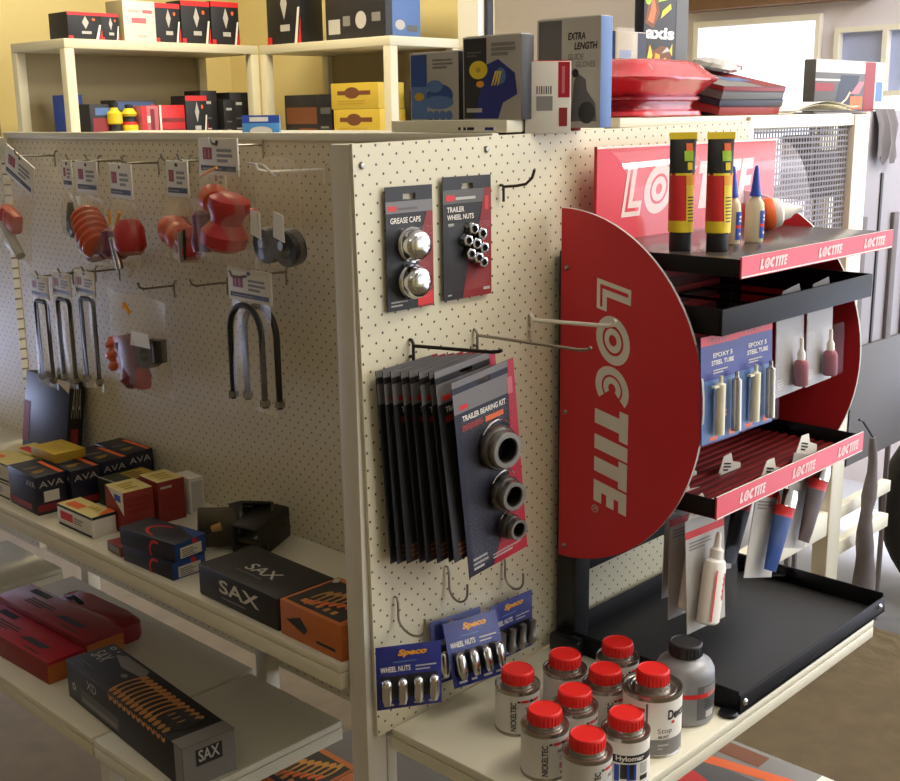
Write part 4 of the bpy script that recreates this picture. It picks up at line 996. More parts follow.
# bag with two red lobes and silver bolt
sidehook('hook carrying the bag with the silver bolt', .912, -.038, .09)
t = bagthing('parts_bag', 'clear bag with two dark red lobes and a silver bolt, middle of the top row', .195, .912, -.046, -10)
headcard(t, .118, .056); pillow(t, .150, -.060, -.190, .05, 4)
b = MB(); b.lathe([(0, -.03), (.02, -.03), (.03, -.02), (.026, 0), (.03, .02), (.02, .03), (0, .03)], 'poly_purple', (-.004, .045, -.148), (.2, .2, 1), 18); b.build('roller', t)
b = MB(); b.lathe([(0, -.034), (.022, -.034), (.032, -.02), (.030, .015), (.022, .03), (0, .032)], 'poly_red', (-.004, -.035, -.128), (.1, .3, 1), 18); b.build('roller', t)
b = MB(); b.tube([(-.030, -.012, -.130), (-.028, -.034, -.190)], .0075, 'tin', 10); b.build('bolt', t)
b = MB(); b.tube([(-.018, .03, -.078), (-.02, .026, -.108)], .003, 'amber', 6); b.tube([(-.018, -.03, -.08), (-.02, -.005, -.112)], .003, 'amber', 6); b.build('yellow_tie', t)
# narrow bag behind
sidehook('hook carrying the narrow bag behind the two-lobed one', .802, -.032, .07)
t = bagthing('parts_bag', 'narrow bag with a dark red cylinder, right behind the two-lobed bag', .25, .805, -.040, -8)
headcard(t, .050, .054); pillow(t, .11, -.056, -.165, .04, 5)
b = MB(); roller(b, (0, 0, -.128), (.1, .2, 1), .028, .06, 'poly_red', 2); b.build('roller', t)
# bag with pale red part and steel clip
sidehook('hook carrying the bag beside the large red one', .716, -.030, .09)
t = bagthing('parts_bag', 'clear bag with a red roller and steel clip, left of the largest bag', .20, .720, -.038, -4)
headcard(t, .078, .054); pillow(t, .125, -.056, -.175, .05, 6)
b = MB(); roller(b, (0, .02, -.122), (.1, 1, .3), .030, .08, 'poly_orange', 2); b.build('roller', t)
b = MB(); roller(b, (-.004, -.030, -.140), (.1, .4, 1), .024, .055, 'poly_red', 2); b.build('roller', t)
b = MB(); b.tube([(-.022, -.036, -.115), (-.024, -.040, -.170)], .006, 'zinc', 10); b.tube([(-.022, -.05, -.11), (-.024, -.05, -.165)], .0025, 'dark_steel', 8); b.build('clip', t)
t = bagthing('parts_bag', 'bag turned edge-on, squeezed between the steel clip bag and the largest bag', .252, .660, -.036, -10)
headcard(t, .05, .058); pillow(t, .10, -.056, -.16, .03, 16)
b = MB(); roller(b, (0, 0, -.125), (.1, .3, 1), .02, .06, 'dark_red', 2); b.build('roller', t)
# largest bag
sidehook('hook carrying the largest bag of red rollers', .566, .000, .12)
t = bagthing('parts_bag', 'largest clear bag, holding a big red moulded roller', .185, .566, .0045, -8)
headcard(t, .146, .052); pillow(t, .170, -.038, -.212, .075, 7)
b = MB(); b.lathe([(0, -.05), (.024, -.05), (.040, -.04), (.042, -.02), (.028, 0), (.030, .012), (.038, .026), (.036, .042), (.022, .05), (0, .05)], 'poly_red', (-.006, -.028, -.132), (.1, -.25, 1), 22); b.build('roller', t)
b = MB(); b.lathe([(0, -.02), (.022, -.018), (.028, 0), (.020, .02), (0, .022)], 'poly_orange', (-.012, .005, -.092), (.3, 1, .4), 18); b.build('roller', t)
b = MB(); b.lathe([(0, -.04), (.016, -.04), (.020, -.02), (.016, .0), (.020, .025), (.012, .035), (0, .036)], 'poly_purple', (-.014, .052, -.150), (.1, .1, 1), 16); b.build('roller', t)
b = MB(); b.tube([(-.030, .012, -.052), (-.032, -.02, -.044), (-.03, -.05, -.036)], .0026, 'amber', 6); b.build('yellow_tie', t)
# bag of two dark clamps
sidehook('hook carrying the bag of dark clamps beside the corner post', .398, -.040, .15, 'hook_white')
t = bagthing('parts_bag', 'clear bag with two dark round clamps and white tags, beside the corner post', .175, .392, -.036, -6)
pillow(t, .155, .022, -.165, .05, 8)
for y, rr in ((.022, .030), (-.040, .031)):
    b = MB(); b.lathe([(rr * .5, -.012), (rr, -.012), (rr * 1.03, 0), (rr, .012), (rr * .5, .012), (rr * .42, 0), (rr * .5, -.012)], 'olive_dark', (-.006, y, -.122), (1, .1, .15), 22); b.lathe([(0, -.006), (.008, -.006), (.008, .006), (0, .007)], 'zinc', (-.018, y, -.118), (1, 0, 0), 12); b.build('clamp', t)
for y, a in ((.036, .10), (-.036, -.05)):
    b = MB(); b.extr([(-.024, y - .020, -.112), (-.024, y + .014, -.104), (-.024, y + .010, -.062), (-.024, y - .018, -.068)], (-.0012, 0, 0), 'carton_white'); b.build('tag', t)
b = MB(); b.tube([(-.010, .07, .012), (-.012, .02, .010), (-.014, -.02, -.008)], .0022, 'lime', 6); b.build('bag_seal', t).data.materials[0] = MATS['pale_grey']
b = MB(); b.box((-.02, .045, -.085), (-.012, .062, -.062), 'red_print', .002); b.build('red_tab', t)

# U bolts under header cards
def ubolt_bag(label, x, y, z, rz, w, h, leg, gap, rr=.0048, square=True, n=1, grp='U bolts in clear bags, left group'):
    t = thing('bolt_bag', label, 'bagged U bolt', (x, y, z), (0, 0, R(rz)), grp)
    headcard(t, w, h); pillow(t, w * .98, -h + .002, -h - leg - .02, .018, int(y * 100))
    for k in range(n):
        dy = -k * .026 + (.022 if n > 1 else 0); dx = k * .014
        a = gap / 2; top = -h - .008; c = .012 if square else a
        p = [(dx, dy + a, top - leg)]
        for i in range(9): 
            q = PI / 2 * i / 8; p.append((dx, dy + a - c + c * math.cos(q), top - c + c * math.sin(q)))
        for i in range(9):
            q = PI / 2 + PI / 2 * i / 8; p.append((dx, dy - a + c + c * math.cos(q), top - c + c * math.sin(q)))
        p.append((dx, dy - a, top - leg))
        b = MB(); b.tube(p, rr, 'olive_dark', 10); u = b.build('u_bolt', t)
        for s in (-1, 1):
            b = MB(); b.lathe([(rr, 0), (rr * 1.9, 0), (rr * 1.9, .010), (rr, .010)], 'zinc', (dx, dy + s * a, top - leg + .004), (0, 0, 1), 6); b.build('nut', u)
    return t
for lab, y, z, hl in (('leftmost of the three bags with a square U bolt on the side pegboard', 1.300, -.298, 'left'), ('middle of the three bags with a square U bolt on the side pegboard', 1.197, -.284, 'middle'), ('right-hand of the three bags with a square U bolt, next to the red bag', 1.095, -.272, 'right')):
    sidehook('hook behind the %s square U bolt bag' % hl, y, z + .004, .095)
    ubolt_bag(lab, .20, y, z, -4, .094, .040, .185, .060)
sidehook('long hook carrying the round U bolts near the corner post', .515, -.226, .13)
ubolt_bag('clear bag of round-topped dark U bolts near the corner post', .195, .508, -.222, -4, .138, .046, .18, .104, .0058, False, 2, None)
t = bagthing('parts_bag', 'sagging clear bag of a red bracket and a dark clamp, below the top row', .19, .885, -.290, -5, None)
sidehook('hook carrying the sagging lower bag', .885, -.285, .09, 'hook_metal')
pillow(t, .26, .0, -.195, .06, 11)
b = MB(); b.lathe([(0, -.055), (.022, -.055), (.032, -.04), (.024, -.01), (.024, .01), (.032, .035), (.02, .05), (0, .05)], 'poly_purple', (-.004, .020, -.135), (.1, .45, 1), 18); b.build('roller', t)
b = MB(); roller(b, (-.004, .078, -.130), (.1, .3, 1), .030, .07, 'poly_orange', 3); b.build('roller', t)
b = MB(); b.box((-.02, -.035, -.19), (.01, .02, -.145), 'poly_red', .010); b.build('block', t)
b = MB(); b.lathe([(.013, -.012), (.028, -.012), (.029, .012), (.013, .012), (.011, 0), (.013, -.012)], 'olive_dark', (-.006, -.055, -.112), (1, .2, 0), 18); b.lathe([(0, -.014), (.014, -.014), (.014, .03), (0, .03)], 'olive_dark', (-.004, -.098, -.108), (0, 0, 1), 12); b.build('clamp', t)
b = MB(); b.extr([(-.026, -.02, -.095), (-.026, -.105, -.092), (-.026, -.100, -.064), (-.026, -.030, -.066)], (-.001, 0, 0), 'carton_white'); b.build('tag', t)
b = MB(); b.tube([(-.030, -.01, -.02), (-.034, -.022, -.012), (-.030, -.034, -.03)], .004, 'amber', 8); b.build('yellow_tie', t)
sidehook('empty bent hook above the round U bolts', .700, -.262, .09)
# ------------------------------------------------------------------ cartons on the upper side shelf
Z1 = -.735
A = lambda x0, x1, y0, y1: ((x0 + x1) / 2, (y0 + y1) / 2)
def put(name, label, x0, x1, y0, y1, z, h, m, mats=None, dec=(), rz=0, group=None, bev=.0015):
    cx_, cy_ = A(x0, x1, y0, y1)
    return carton(name, label, 'carton', (cx_, cy_, z), R(rz), (x1 - x0, y1 - y0, h), m, mats, dec, group, bev)
def bulb(label, x0, y0, z=Z1, rz=0, lab=False, h=.082, w=.066, d=.13, group='black lettered cartons on the upper side shelf'):
    dec = [('-Y', 'r', 0, .08, 1, .26, 'dark_red'), ('-Y', 't', .10, .70, .9, .86, 'AVA', 'pale_grey', .0), ('-X', 't', .66, .70, .96, .86, 'AVA', 'pale_grey', .0), ('-X', 'r', 0, .08, .8, .24, 'dark_red'), ('+Z', 'r', .78, .0, .94, .8, 'orange_print'), ('+Z', 'l', .15, .2, .6, .35, 2, 'mustard'), ('+Z', 'r', .1, .5, .6, .56, 'grey_print')]
    if lab: dec += [('-Y', 'r', .22, .32, .72, .60, 'carton_white')]
    return put('printed_carton', label, x0, x0 + w, y0, y0 + d, z, h, 'carton_navy', None, dec, rz, group)
bulb('black lettered carton with a white sticker, at the shelf front', .006, 1.003, rz=-2, lab=True)
bulb('black lettered carton second from the shelf front, beneath the yellow carton', .075, .990, rz=-1)
bulb('black lettered carton third from the shelf front', .146, .998, h=.083)
bulb('black lettered carton at the back against the side pegboard', .216, 1.012, h=.083)
put('flat_carton', 'yellow flat carton lying on top of the black lettered cartons', .078, .150, 1.062, 1.165, Z1 + .083, .020, 'mustard', {'+Z': 'yellow_carton'}, [('+Z', 'l', .2, .2, .7, .8, 4, 'mustard')], 0)
wd = [('-X', 'r', .02, 0, .98, .12, 'ink'), ('-X', 'r', .3, .3, .7, .7, 'pale_grey'), ('-X', 'r', .1, .35, .28, .7, 'dark_red'), ('+Z', 'r', .15, .55, .5, .85, 'orange_print'), ('-X', 'r', 0, .9, 1, 1, 'mid_grey'), ('-Y', 'r', 0, .85, 1, 1, 'mid_grey')]
put('small_carton', 'white and orange carton at the left edge, lower of two', .012, .075, 1.142, 1.26, Z1, .036, 'carton_white', {'+Z': 'carton_cream'}, wd, 0)
put('small_carton', 'white and orange carton at the left edge, upper of two', .014, .078, 1.150, 1.27, Z1 + .0362, .040, 'carton_white', {'+Z': 'carton_cream'}, wd, 2)
put('small_carton', 'cream and red small carton behind the first black lettered carton', .085, .14, 1.185, 1.27, Z1, .078, 'carton_cream', None, [('+Z', 'r', .1, .1, .5, .8, 'red_print')], 0)
put('small_carton', 'white carton with orange flashes lying in front of the red cartons', .010, .062, .800, .935, Z1, .043, 'carton_white', {'+Z': 'carton_cream'},
    [('-X', 'r', .0, .88, 1, 1, 'ink'), ('-Y', 'r', 0, .86, 1, 1, 'ink'), ('-X', 'r', .04, .02, .98, .14, 'ink'), ('-X', 'r', .10, .34, .46, .74, 'red_print'), ('-X', 'l', .5, .36, .8, .7, 3, 'grey_print'), ('+Z', 'r', .16, .50, .56, .86, 'orange_print'), ('+Z', 'l', .5, .2, .85, .5, 3, 'mustard'), ('+Z', 'p', [(.3, 0), (1, 0), (1, .2), (.5, .08)], 'orange_print')], 0)
put('flat_carton', 'dark green flat carton with a cream label behind the red cartons', .130, .235, .905, .985, Z1, .058, 'green_dark', None, [('+Z', 'r', .42, .12, .95, .85, 'mustard'), ('+Z', 'l', .45, .2, .9, .8, 4, 'green_dark'), ('-Y', 'r', 0, .9, 1, 1, 'pale_grey'), ('+Z', 'r', .0, .0, .04, 1, 'pale_grey')], 2)
rd = [('-X', 'p', [(.15, 1), (1, 1), (1, .45)], 'carton_white'), ('-X', 'r', .52, .74, .86, .9, 'blue_print'), ('-Y', 'l', .1, .5, .9, .9, 3, 'dark_red'), ('-Y', 'l', .1, .2, .7, .4, 2, 'dark_red'), ('+Z', 'l', .2, .2, .8, .8, 3, 'mustard')]
put('red_carton', 'red carton with a cream top and white corner, nearer of two', .066, .130, .768, .845, Z1, .086, 'red_carton', {'+Z': 'carton_cream'}, rd, -4)
t = put('red_carton', 'red carton with a cream top, nearer the side pegboard, beside a white flap', .146, .206, .775, .850, Z1, .086, 'red_carton', {'+Z': 'carton_cream'}, [('-Y', 'l', .1, .82, .7, .93, 1, 'pale_grey'), ('-Y', 'l', .1, .3, .9, .7, 4, 'dark_red'), ('+Z', 'l', .2, .2, .8, .8, 3, 'mustard')], -3)
put('carton', 'plain off-white carton standing to the right of the red cartons', .216, .248, .770, .83, Z1, .078, 'carton_white', None, [('-Y', 'r', .1, .1, .9, .9, 'pale_grey')], -4)
put('small_carton', 'small brown carton on the shelf beside the blue cartons', -.004, .030, .672, .725, Z1, .020, 'brown_print', {'+Z': 'dark_red'}, [('-X', 'r', .1, .2, .9, .8, 'grey_print')], -4)
# blue cartons with red arcs
for k, (dz, rz, lab) in enumerate(((0, 2, 'dark blue carton with a red arc and white label, lower of two'), (.0335, 6, 'dark blue carton with a red arc and white label, upper of two'))):
    c = put('printed_carton', lab, -.006, .064, .506, .660, Z1 + dz, .033, 'blue_box', {'-X': 'carton_navy', '+Z': 'carton_navy'},
        [('+Z', 'e', .46, .40, .36, .32, 'red_print', .84, 10, 170), ('-X', 'e', .66, .3, .12, .6, 'red_print', .75, 60, 250), ('+Z', 'p', [(.6, .0), (1, 0), (1, .5)], 'blue_box'), ('-Y', 'r', .16, .10, .84, .70, 'carton_white'), ('-Y', 'l', .22, .16, .78, .62, 4, 'grey_print'), ('-Y', 'r', .55, .72, .7, 1, 'red_print')], rz)
# bag of dark brackets
t = thing('parts_bag', 'clear bag of dark steel brackets lying on the shelf behind the black carton', 'bagged part', (.180, .530, Z1), (0, 0, R(-12)))
def bracket(x, y, z, rx, ry, rz, m='olive_dark'):
    b = MB(); b.box((-.05, -.032, 0), (.05, -.026, .062), m, .003); b.box((-.05, .026, 0), (.05, .032, .062), m, .003); b.box((-.05, -.026, .056), (.05, .026, .062), m, .002)
    b.tube([(-.03, -.036, .02), (-.03, .036, .02)], .006, 'olive', 10); b.tube([(.03, -.036, .04), (.03, .036, .04)], .006, 'olive', 10)
    o = b.build('bracket', t); o.location = (x, y, z); o.rotation_euler = (R(rx), R(ry), R(rz)); return o
bracket(.020, -.012, .010, 4, -8, 30); bracket(-.030, .045, .006, -6, 4, -20, 'olive'); bracket(.010, .020, .020, 10, 20, 80)
b = MB(); b.tube([(-.06, .03, .045), (-.045, .02, .05)], .008, 'gold', 10); b.build('brass_bush', t)
b = MB()
rnd = random.Random(3); n = 20; rings = []
for sz, q in ((.002, .9), (.012, 1.05), (.050, 1.0), (.076, .78), (.086, .4)): rings.append([V((.078 * q * math.cos(2 * PI * k / n) * rnd.uniform(.93, 1.07), .092 * q * math.sin(2 * PI * k / n) * rnd.uniform(.93, 1.07), sz * rnd.uniform(.95, 1.05) + .001)) for k in range(n)])
for i in range(4): b.add(rings[i] + rings[i + 1], [(k, (k + 1) % n, n + (k + 1) % n, n + k) for k in range(n)], 'clear_film', True)
b.box((-.02, .09, .03), (.01, .135, .034), 'clear_bag', .001); b.build('plastic_bag', t)
put('carton', 'wide black carton lettered in silver on the upper side shelf', -.006, .112, .203, .424, Z1, .056, 'carton_black', None,
    [('-X', 't', .28, .38, .78, .80, 'SAX', 'silver_print', .02), ('-X', 'l', .3, .22, .74, .3, 1, 'grey_print'), ('+ZX', 't', .34, .34, .70, .56, 'SAX', 'silver_print', .01), ('+ZX', 'l', .3, .24, .66, .3, 1, 'mid_grey')], -1, None, .004)
def spring_pic(b, F, w, h, n, m1='copper_wire', m2='ink'):
    for i in range(n): b.disc(F, w * (.12 + .8 * i / n), h * (.35 + .3 * i / n * 0), w * .9 / n * .75, h * .34, m1 if i % 2 == 0 else m2, 1.5 + i * .1, .45, -80, 120, 12)
def brake_box(label, x0, x1, y0, y1, z, h, rz):
    t = thing('picture_carton', label, 'carton', (*A(x0, x1, y0, y1), z), (0, 0, R(rz)), 'orange picture cartons')
    sx, sy = x1 - x0, y1 - y0; lo, hi = (-sx / 2, -sy / 2, 0), (sx / 2, sy / 2, h)
    b = MB(); b.box(lo, hi, 'orange_carton', .0015); F, w, hh = frame(lo, hi, '+ZX')
    b.rect(F, w * .05, hh * .06, w * .99, hh * .90, 'carton_black', 1)
    for i in range(7):
        x_, y_ = w * (.28 + .085 * i), hh * (.36 + .05 * i)
        b.disc(F, x_, y_, w * .060, hh * .26, 'copper_wire' if i % 2 else 'gold', 1.6 + .3 * i, .55, -60, 200, 16)
        b.shape(F, [(x_ - w * .02, y_ - hh * .22), (x_ + w * .03, y_ - hh * .26), (x_ + w * .04, y_ - hh * .12), (x_ - w * .01, y_ - hh * .10)], 'orange_print', 1.7 + .3 * i)
    for i in range(5): b.rect(F, w * (.2 + .12 * i), hh * .14, w * (.26 + .12 * i), hh * .24, 'copper_wire', 2)
    b.shape(F, [(w * .01, hh * .92), (w * .08, hh * .80), (w * .13, hh * .86), (w * .06, hh * .97)], 'pale_grey', 2)
    F, w, hh = frame(lo, hi, '-X'); b.shape(F, [(w * .10, hh * .5), (w * .34, hh * .72), (w * .46, hh * .44), (w * .40, hh * .28), (w * .2, hh * .42)], 'ink', 1); b.rect(F, w * .6, hh * .2, w * .9, hh * .28, 'ink', 1)
    b.build('box', t); f = MB(); f.box((-sx / 2 + .003, -sy / 2 + .003, h), (sx / 2 - .003, -sy / 2 + .010, h + .001), 'orange_carton'); f.build('lid_flap', t)
    return t
brake_box('orange carton with a dark parts picture, on the upper shelf beside the corner post', -.008, .112, .050, .198, Z1, .058, -1)
brake_box('orange carton with a dark parts picture, on the bottom deck under the lower shelf', .170, .32, .40, .562, -1.283, .083, 0)
# upright dark carton against the side pegboard
t = put('printed_carton', 'dark blue carton standing upright against the side pegboard, under the U bolts', .222, .262, 1.288, 1.50, Z1, .190, 'carton_navy', {'-Y': 'carton_black'},
    [('-Y', 't', .2, .55, .8, .92, 'AVA', 'pale_grey', .0), ('-Y', 'r', .25, .14, .7, .42, 'dark_red'), ('-X', 'r', 0, .1, .14, .62, 'dark_red'), ('-X', 'p', [(.62, 1), (1, .86), (1, 1)], 'mustard')], 0)
t.rotation_euler = (R(0), R(9), R(0)); t.location.x = .236; t.location.z = Z1 + .004

# ------------------------------------------------------------------ cartons on the lower shelf
Z2 = -1.05
def long_red(label, x0, x1, y0, y1, h, m):
    t = thing('long_carton', label, 'carton', (*A(x0, x1, y0, y1), Z2), (0, 0, R(2)), 'long red cartons on the lower shelf')
    sx, sy = x1 - x0, y1 - y0; lo, hi = (-sx / 2, -sy / 2, 0), (sx / 2, sy / 2, h)
    b = MB(); b.box(lo, hi, m, .0015, {'-Y': 'orange_carton', '-X': 'dark_red'}); F, w, hh = frame(lo, hi, '+ZX')
    b.shape(F, [(w * .55, hh * .3), (w * .80, hh * .3), (w * .84, hh * .48), (w * .60, hh * .48)], 'carton_navy', 1); b.lines(F, w * .2, hh * .3, w * .5, hh * .6, 3, 'ink', 1); b.rect(F, w * .1, hh * .7, w * .3, hh * .9, 'carton_navy', 1); b.lines(F, w * .68, hh * .1, w * .95, hh * .2, 1, 'ink', 1)
    F, w, hh = frame(lo, hi, '-Y'); b.rect(F, 0, hh * .86, w, hh, m, 1)
    b.build('box', t); f = MB(); f.box((-sx / 2 + .002, -sy / 2 + .002, h), (sx / 2 - .002, sy / 2 - .002, h + .0012), m); 
    return t
long_red('long red carton at the front edge of the lower shelf', -.066, .020, .900, 1.25, .048, 'crimson')
long_red('long red carton behind the front one, with an orange end', .024, .110, .905, 1.28, .060, 'wrap_dark')
t = thing('zip_pouch', 'dark red padded pouch behind the long red cartons', 'pouch', (.152, 1.075, Z2), (0, 0, R(3)))
loft([(.034, .125, 0), (.038, .13, .012), (.037, .128, .040), (.026, .11, .052)], 'wrap_dark', .001, 3).build('pouch_body', t)
b = MB(); b.tube([(-.02, .09, .05), (-.022, .06, .062), (-.018, .03, .052)], .005, 'carton_navy', 8); b.build('handle', t)
# long black carton of copper-coloured springs
t = thing('picture_carton', 'long black carton with a printed row of copper rings on the lower shelf', 'carton', (-.022, .598, Z2), (0, 0, R(-4.5)))
sx, sy, sz = .102, .455, .079; lo, hi = (-sx / 2, -sy / 2, 0), (sx / 2, sy / 2, sz)
b = MB(); b.box(lo, hi, 'carton_black', .002, {'-Y': 'grey_print'})
F, w, h = frame(lo, hi, '+ZX')
b.text(F, 'SAX', w * .035, h * .42, w * .10, h * .30, 'pale_grey', 2, .0); b.lines(F, w * .04, h * .12, w * .16, h * .26, 2, 'mid_grey', 2); b.disc(F, w * .05, h * .88, w * .018, h * .06, 'pale_grey', 2, .5); b.disc(F, w * .10, h * .88, w * .006, h * .03, 'pale_grey', 2)
b.shape(F, [(w * .12, h * .78), (w * .16, h * .92), (w * .36, h * .92), (w * .40, h * .70), (w * .24, h * .62)], 'grey_print', 1.5); b.disc(F, w * .32, h * .50, w * .02, h * .06, 'grey_print', 2)
b.rect(F, w * .92, 0, w, h, 'grey_print', 1.2)
for i in range(13):
    x = .40 + .037 * i
    b.disc(F, w * x, h * .42, w * .030, h * .40, 'copper_wire' if i < 11 else 'gold', 1.6 + .15 * i, .62, 60, 290, 16); 
    if i > 8: b.disc(F, w * (x + .012), h * .44, w * .022, h * .30, 'ink', 3.6 + .1 * i, .3, 0, 360, 14)
F, w, h = frame(lo, hi, '-X')
b.text(F, 'XD', w * .20, h * .64, w * .09, h * .22, 'pale_grey', 2, .0); b.disc(F, w * .07, h * .42, w * .016, h * .10, 'pale_grey', 2, .5); b.rect(F, w * .13, h * .14, w * .48, h * .50, 'mid_grey', 1); b.rect(F, w * .14, h * .18, w * .46, h * .30, 'grey_print', 1.5)
for i in range(12): b.disc(F, w * (.42 + .04 * i), h * .97, w * .018, h * .14, 'copper_wire', 1.6 + .1 * i, .4, 180, 360, 10)
b.rect(F, w * .94, 0, w, h, 'grey_print', 1.2)
F, w, h = frame(lo, hi, '-Y'); b.rect(F, w * .24, h * .46, w * .74, h * .90, 'ink', 1); b.text(F, 'SAX', w * .29, h * .54, w * .40, h * .28, 'pale_grey', 2, .02)
b.build('box', t); f = MB(); f.box((-sx / 2 + .002, -sy / 2 - .0006, sz - .012), (sx / 2 - .002, -sy / 2, sz - .001), 'grey_print'); f.build('end_flap', t)
# tool case under the end shelf
t = thing('tool_case', 'flat grey and orange tool case on the low shelf beneath the tins', 'tool case', (.70, -.27, -1.2), (0, 0, R(0)))
lo, hi = (-.14, -.22, 0), (.135, .20, .05)
b = MB(); b.box(lo, hi, 'grey_print', .006); F, w, h = frame(lo, hi, '+Z')
b.rect(F, .0, 0, w * .62, h, 'mid_grey', 1); b.shape(F, [(0, h * .3), (w * .30, h * .55), (w * .50, h * .95), (w * .3, h), (0, h)], 'red_print', 1.5); b.shape(F, [(w * .55, h), (w * .66, h), (w * .80, h * .5), (w * .80, 0), (w * .70, 0), (w * .70, h * .5)], 'orange_print', 1.5)
b.rect(F, w * .78, h * .66, w * .94, h * .94, 'brown_print', 1.5); b.rect(F, w * .72, h * .20, w * .98, h * .42, 'white_print', 1.5); b.rect(F, w * .35, h * .40, w * .46, h * .62, 'pale_grey', 1.5); b.text(F, '4000', w * .40, h * .30, w * .24, h * .08, 'pale_grey', 2)
b.build('case', t)
for x in (-.07, .07):
    b = MB(); b.box((x - .012, -.226, .018), (x + .012, -.219, .044), 'ink', .002); b.build('latch', t)
b = MB(); b.tube([(.137, -.06, .03), (.150, -.055, .03), (.150, .035, .03), (.137, .04, .03)], .006, 'ink', 8); b.build('handle', t)
# ------------------------------------------------------------------ shelving behind the stand
def unit(name, label, x0, x1, y0, y1, face, zs, top=.30, w=.034):
    t = thing(name, label, 'shelving unit', (x0, y0, FZ))
    O = V((x0, y0, FZ)); dx, dy, H = x1 - x0, y1 - y0, top - FZ
    for lx, ly in ((0, 0), (dx - w, 0), (0, dy - w), (dx - w, dy - w)):
        b = MB(); b.box((lx, ly, 0), (lx + w, ly + w, H - .03), 'unit_paint', .003); b.build('leg', t)
    b = MB(); b.box((0, 0, H - .03), (dx, dy, H), 'unit_paint', .003); b.build('top_board', t)
    for z in zs:
        b = MB(); b.box((.003, .003, z - FZ - .025), (dx - .003, dy - .003, z - FZ), 'unit_paint', .002); b.build('shelf_board', t)
    b = MB()
    if face == '-Y': b.box((w, dy - .012, .1), (dx - w, dy - .006, H - .03), 'unit_back')
    else: b.box((dx - .012, w, .1), (dx - .006, dy - w, H - .03), 'unit_back')
    b.build('back_sheet', t); return t
unit('shelving_unit', 'pale shelving unit facing the camera at the upper left', .883, 1.641, 2.35, 2.71, '-Y', (-.02, -.55, -1.1))
unit('shelving_unit', 'pale shelving unit standing in front of the white wall post, end on', 1.645, 1.97, 1.665, 2.35, '-X', (-.02, -.55, -1.1))
def filt(label, x, y, z, w, h, d=.09, face='-Y', rz=0, kind='big', m='carton_black', grp=None):
    f = face
    dec = [(f, 'r', 0, .88, 1, 1, 'red_print'), (f, 'p', [(.42, .62), (.52, .38), (.62, .62), (.52, .86)], 'pale_grey'), (f, 'r', .4, .20, .68, .30, 'pale_grey'), (f, 'p', [(.80, 0), (.88, 0), (.98, .55), (.92, .55)], 'white_print'), (f, 'p', [(.90, 0), (1, 0), (1, .4)], 'red_print'), (f, 'r', 0, 0, .14, .12, 'red_print'), (f, 'e', .76, .74, .05, .05, 'orange_print')]
    if face == '-Y': size = (w, d, h)
    else: size = (d, w, h)
    return carton('filter_carton', label, 'carton', (x, y, z), R(rz), size, m, None, dec, grp, .002)
TU = .3005
G1 = 'black and red cartons on top of the left shelving unit'
filt('low black carton with a red lid at the left end of the left unit', .972, 2.43, TU, .12, .083, .12, grp=G1)
filt('small black carton with red marks, next to the white carton on the left unit', 1.075, 2.43, TU, .065, .085, .08, grp=G1)
carton('carton', 'white carton with faint red print on the left shelving unit', 'carton', (1.178, 2.43, TU), R(2), (.125, .10, .130), 'carton_white', {'-X': 'unit_back'}, [('-Y', 'r', .25, .45, .7, .58, 'pink_card'), ('-Y', 'r', .15, .7, .5, .78, 'pale_grey'), ('-Y', 'r', .4, .1, .7, .16, 'pale_grey'), ('-Y', 'r', .6, .7, .9, .78, 'pink_card')])
filt('black carton with a red stripe beside the white carton on the left unit', 1.292, 2.43, TU, .098, .128, grp=G1)
filt('black carton with a wide red top, between two others on the left unit', 1.405, 2.43, TU, .118, .142, grp=G1)
filt('black carton with a wide red top, rightmost on the left unit top', 1.528, 2.43, TU, .118, .146, grp=G1)
G2 = 'black cartons on top of the right shelving unit'
filt('tall black and red carton standing above the corner of the right unit', 1.72, 2.235, TU, .19, .22, .10, '-X', grp=G2)
t = carton('carton', 'wide dark carton with pale pictures on the right shelving unit', 'carton', (1.765, 1.875, TU), 0, (.16, .30, .20), 'ink', {'-Y': 'steel_blue'}, [('-X', 'r', .05, .10, .25, .34, 'pale_grey'), ('-X', 'r', .30, .22, .42, .38, 'grey_print'), ('-X', 'e', .60, .30, .09, .14, 'pale_grey'), ('-X', 'r', .78, .26, .92, .40, 'grey_print'), ('-Y', 'r', 0, 0, .18, 1, 'ink'), ('-Y', 'e', .4, .2, .14, .08, 'pale_grey'), ('-Y', 'r', .6, .1, .9, .2, 'mid_grey')])
# lower level, left unit
LU = -.0195
def bgbox(label, x0, x1, h, m, dec=(), y=2.42, d=.1, z=LU, mats=None, name='carton'):
    return carton(name, label, 'carton', ((x0 + x1) / 2, y, z), 0, (x1 - x0, d, h), m, mats, dec, None, .002)
bgbox('blue carton behind the left leg of the left shelving unit', .965, 1.02, .15, 'blue_print', [('-Y', 'r', .1, .2, .9, .4, 'navy_card')], 2.56)
bgbox('dark carton with a red picture and white border, left unit, lower level', .975, 1.075, .118, 'ink', [('-Y', 'r', .1, .1, .95, .62, 'dark_red'), ('-Y', 'r', .1, .1, .9, .16, 'white_print'), ('-Y', 'r', .2, .7, 1, .9, 'steel_blue')], 2.44)
t = thing('yellow_bottle', 'yellow and black bottle on the lower level of the left unit', 'bottle', (1.062, 2.385, LU))
b = MB(); b.lathe([(0, 0), (.024, 0), (.026, .004), (.026, .03), (.020, .036, 'ink'), (.020, .052, 'ink'), (.026, .056), (.026, .088), (.014, .098), (.012, .108), (0, .109)], 'yellow_print', (0, 0, 0), (0, 0, 1), 18); b.build('body', t)
b = MB(); b.lathe([(.013, .107), (.013, .122), (0, .123)], 'ink', (0, 0, 0), (0, 0, 1), 14); b.build('cap', t)
t = thing('yellow_bottle', 'yellow bottle with a red dot, right of the first yellow bottle', 'bottle', (1.117, 2.385, LU))
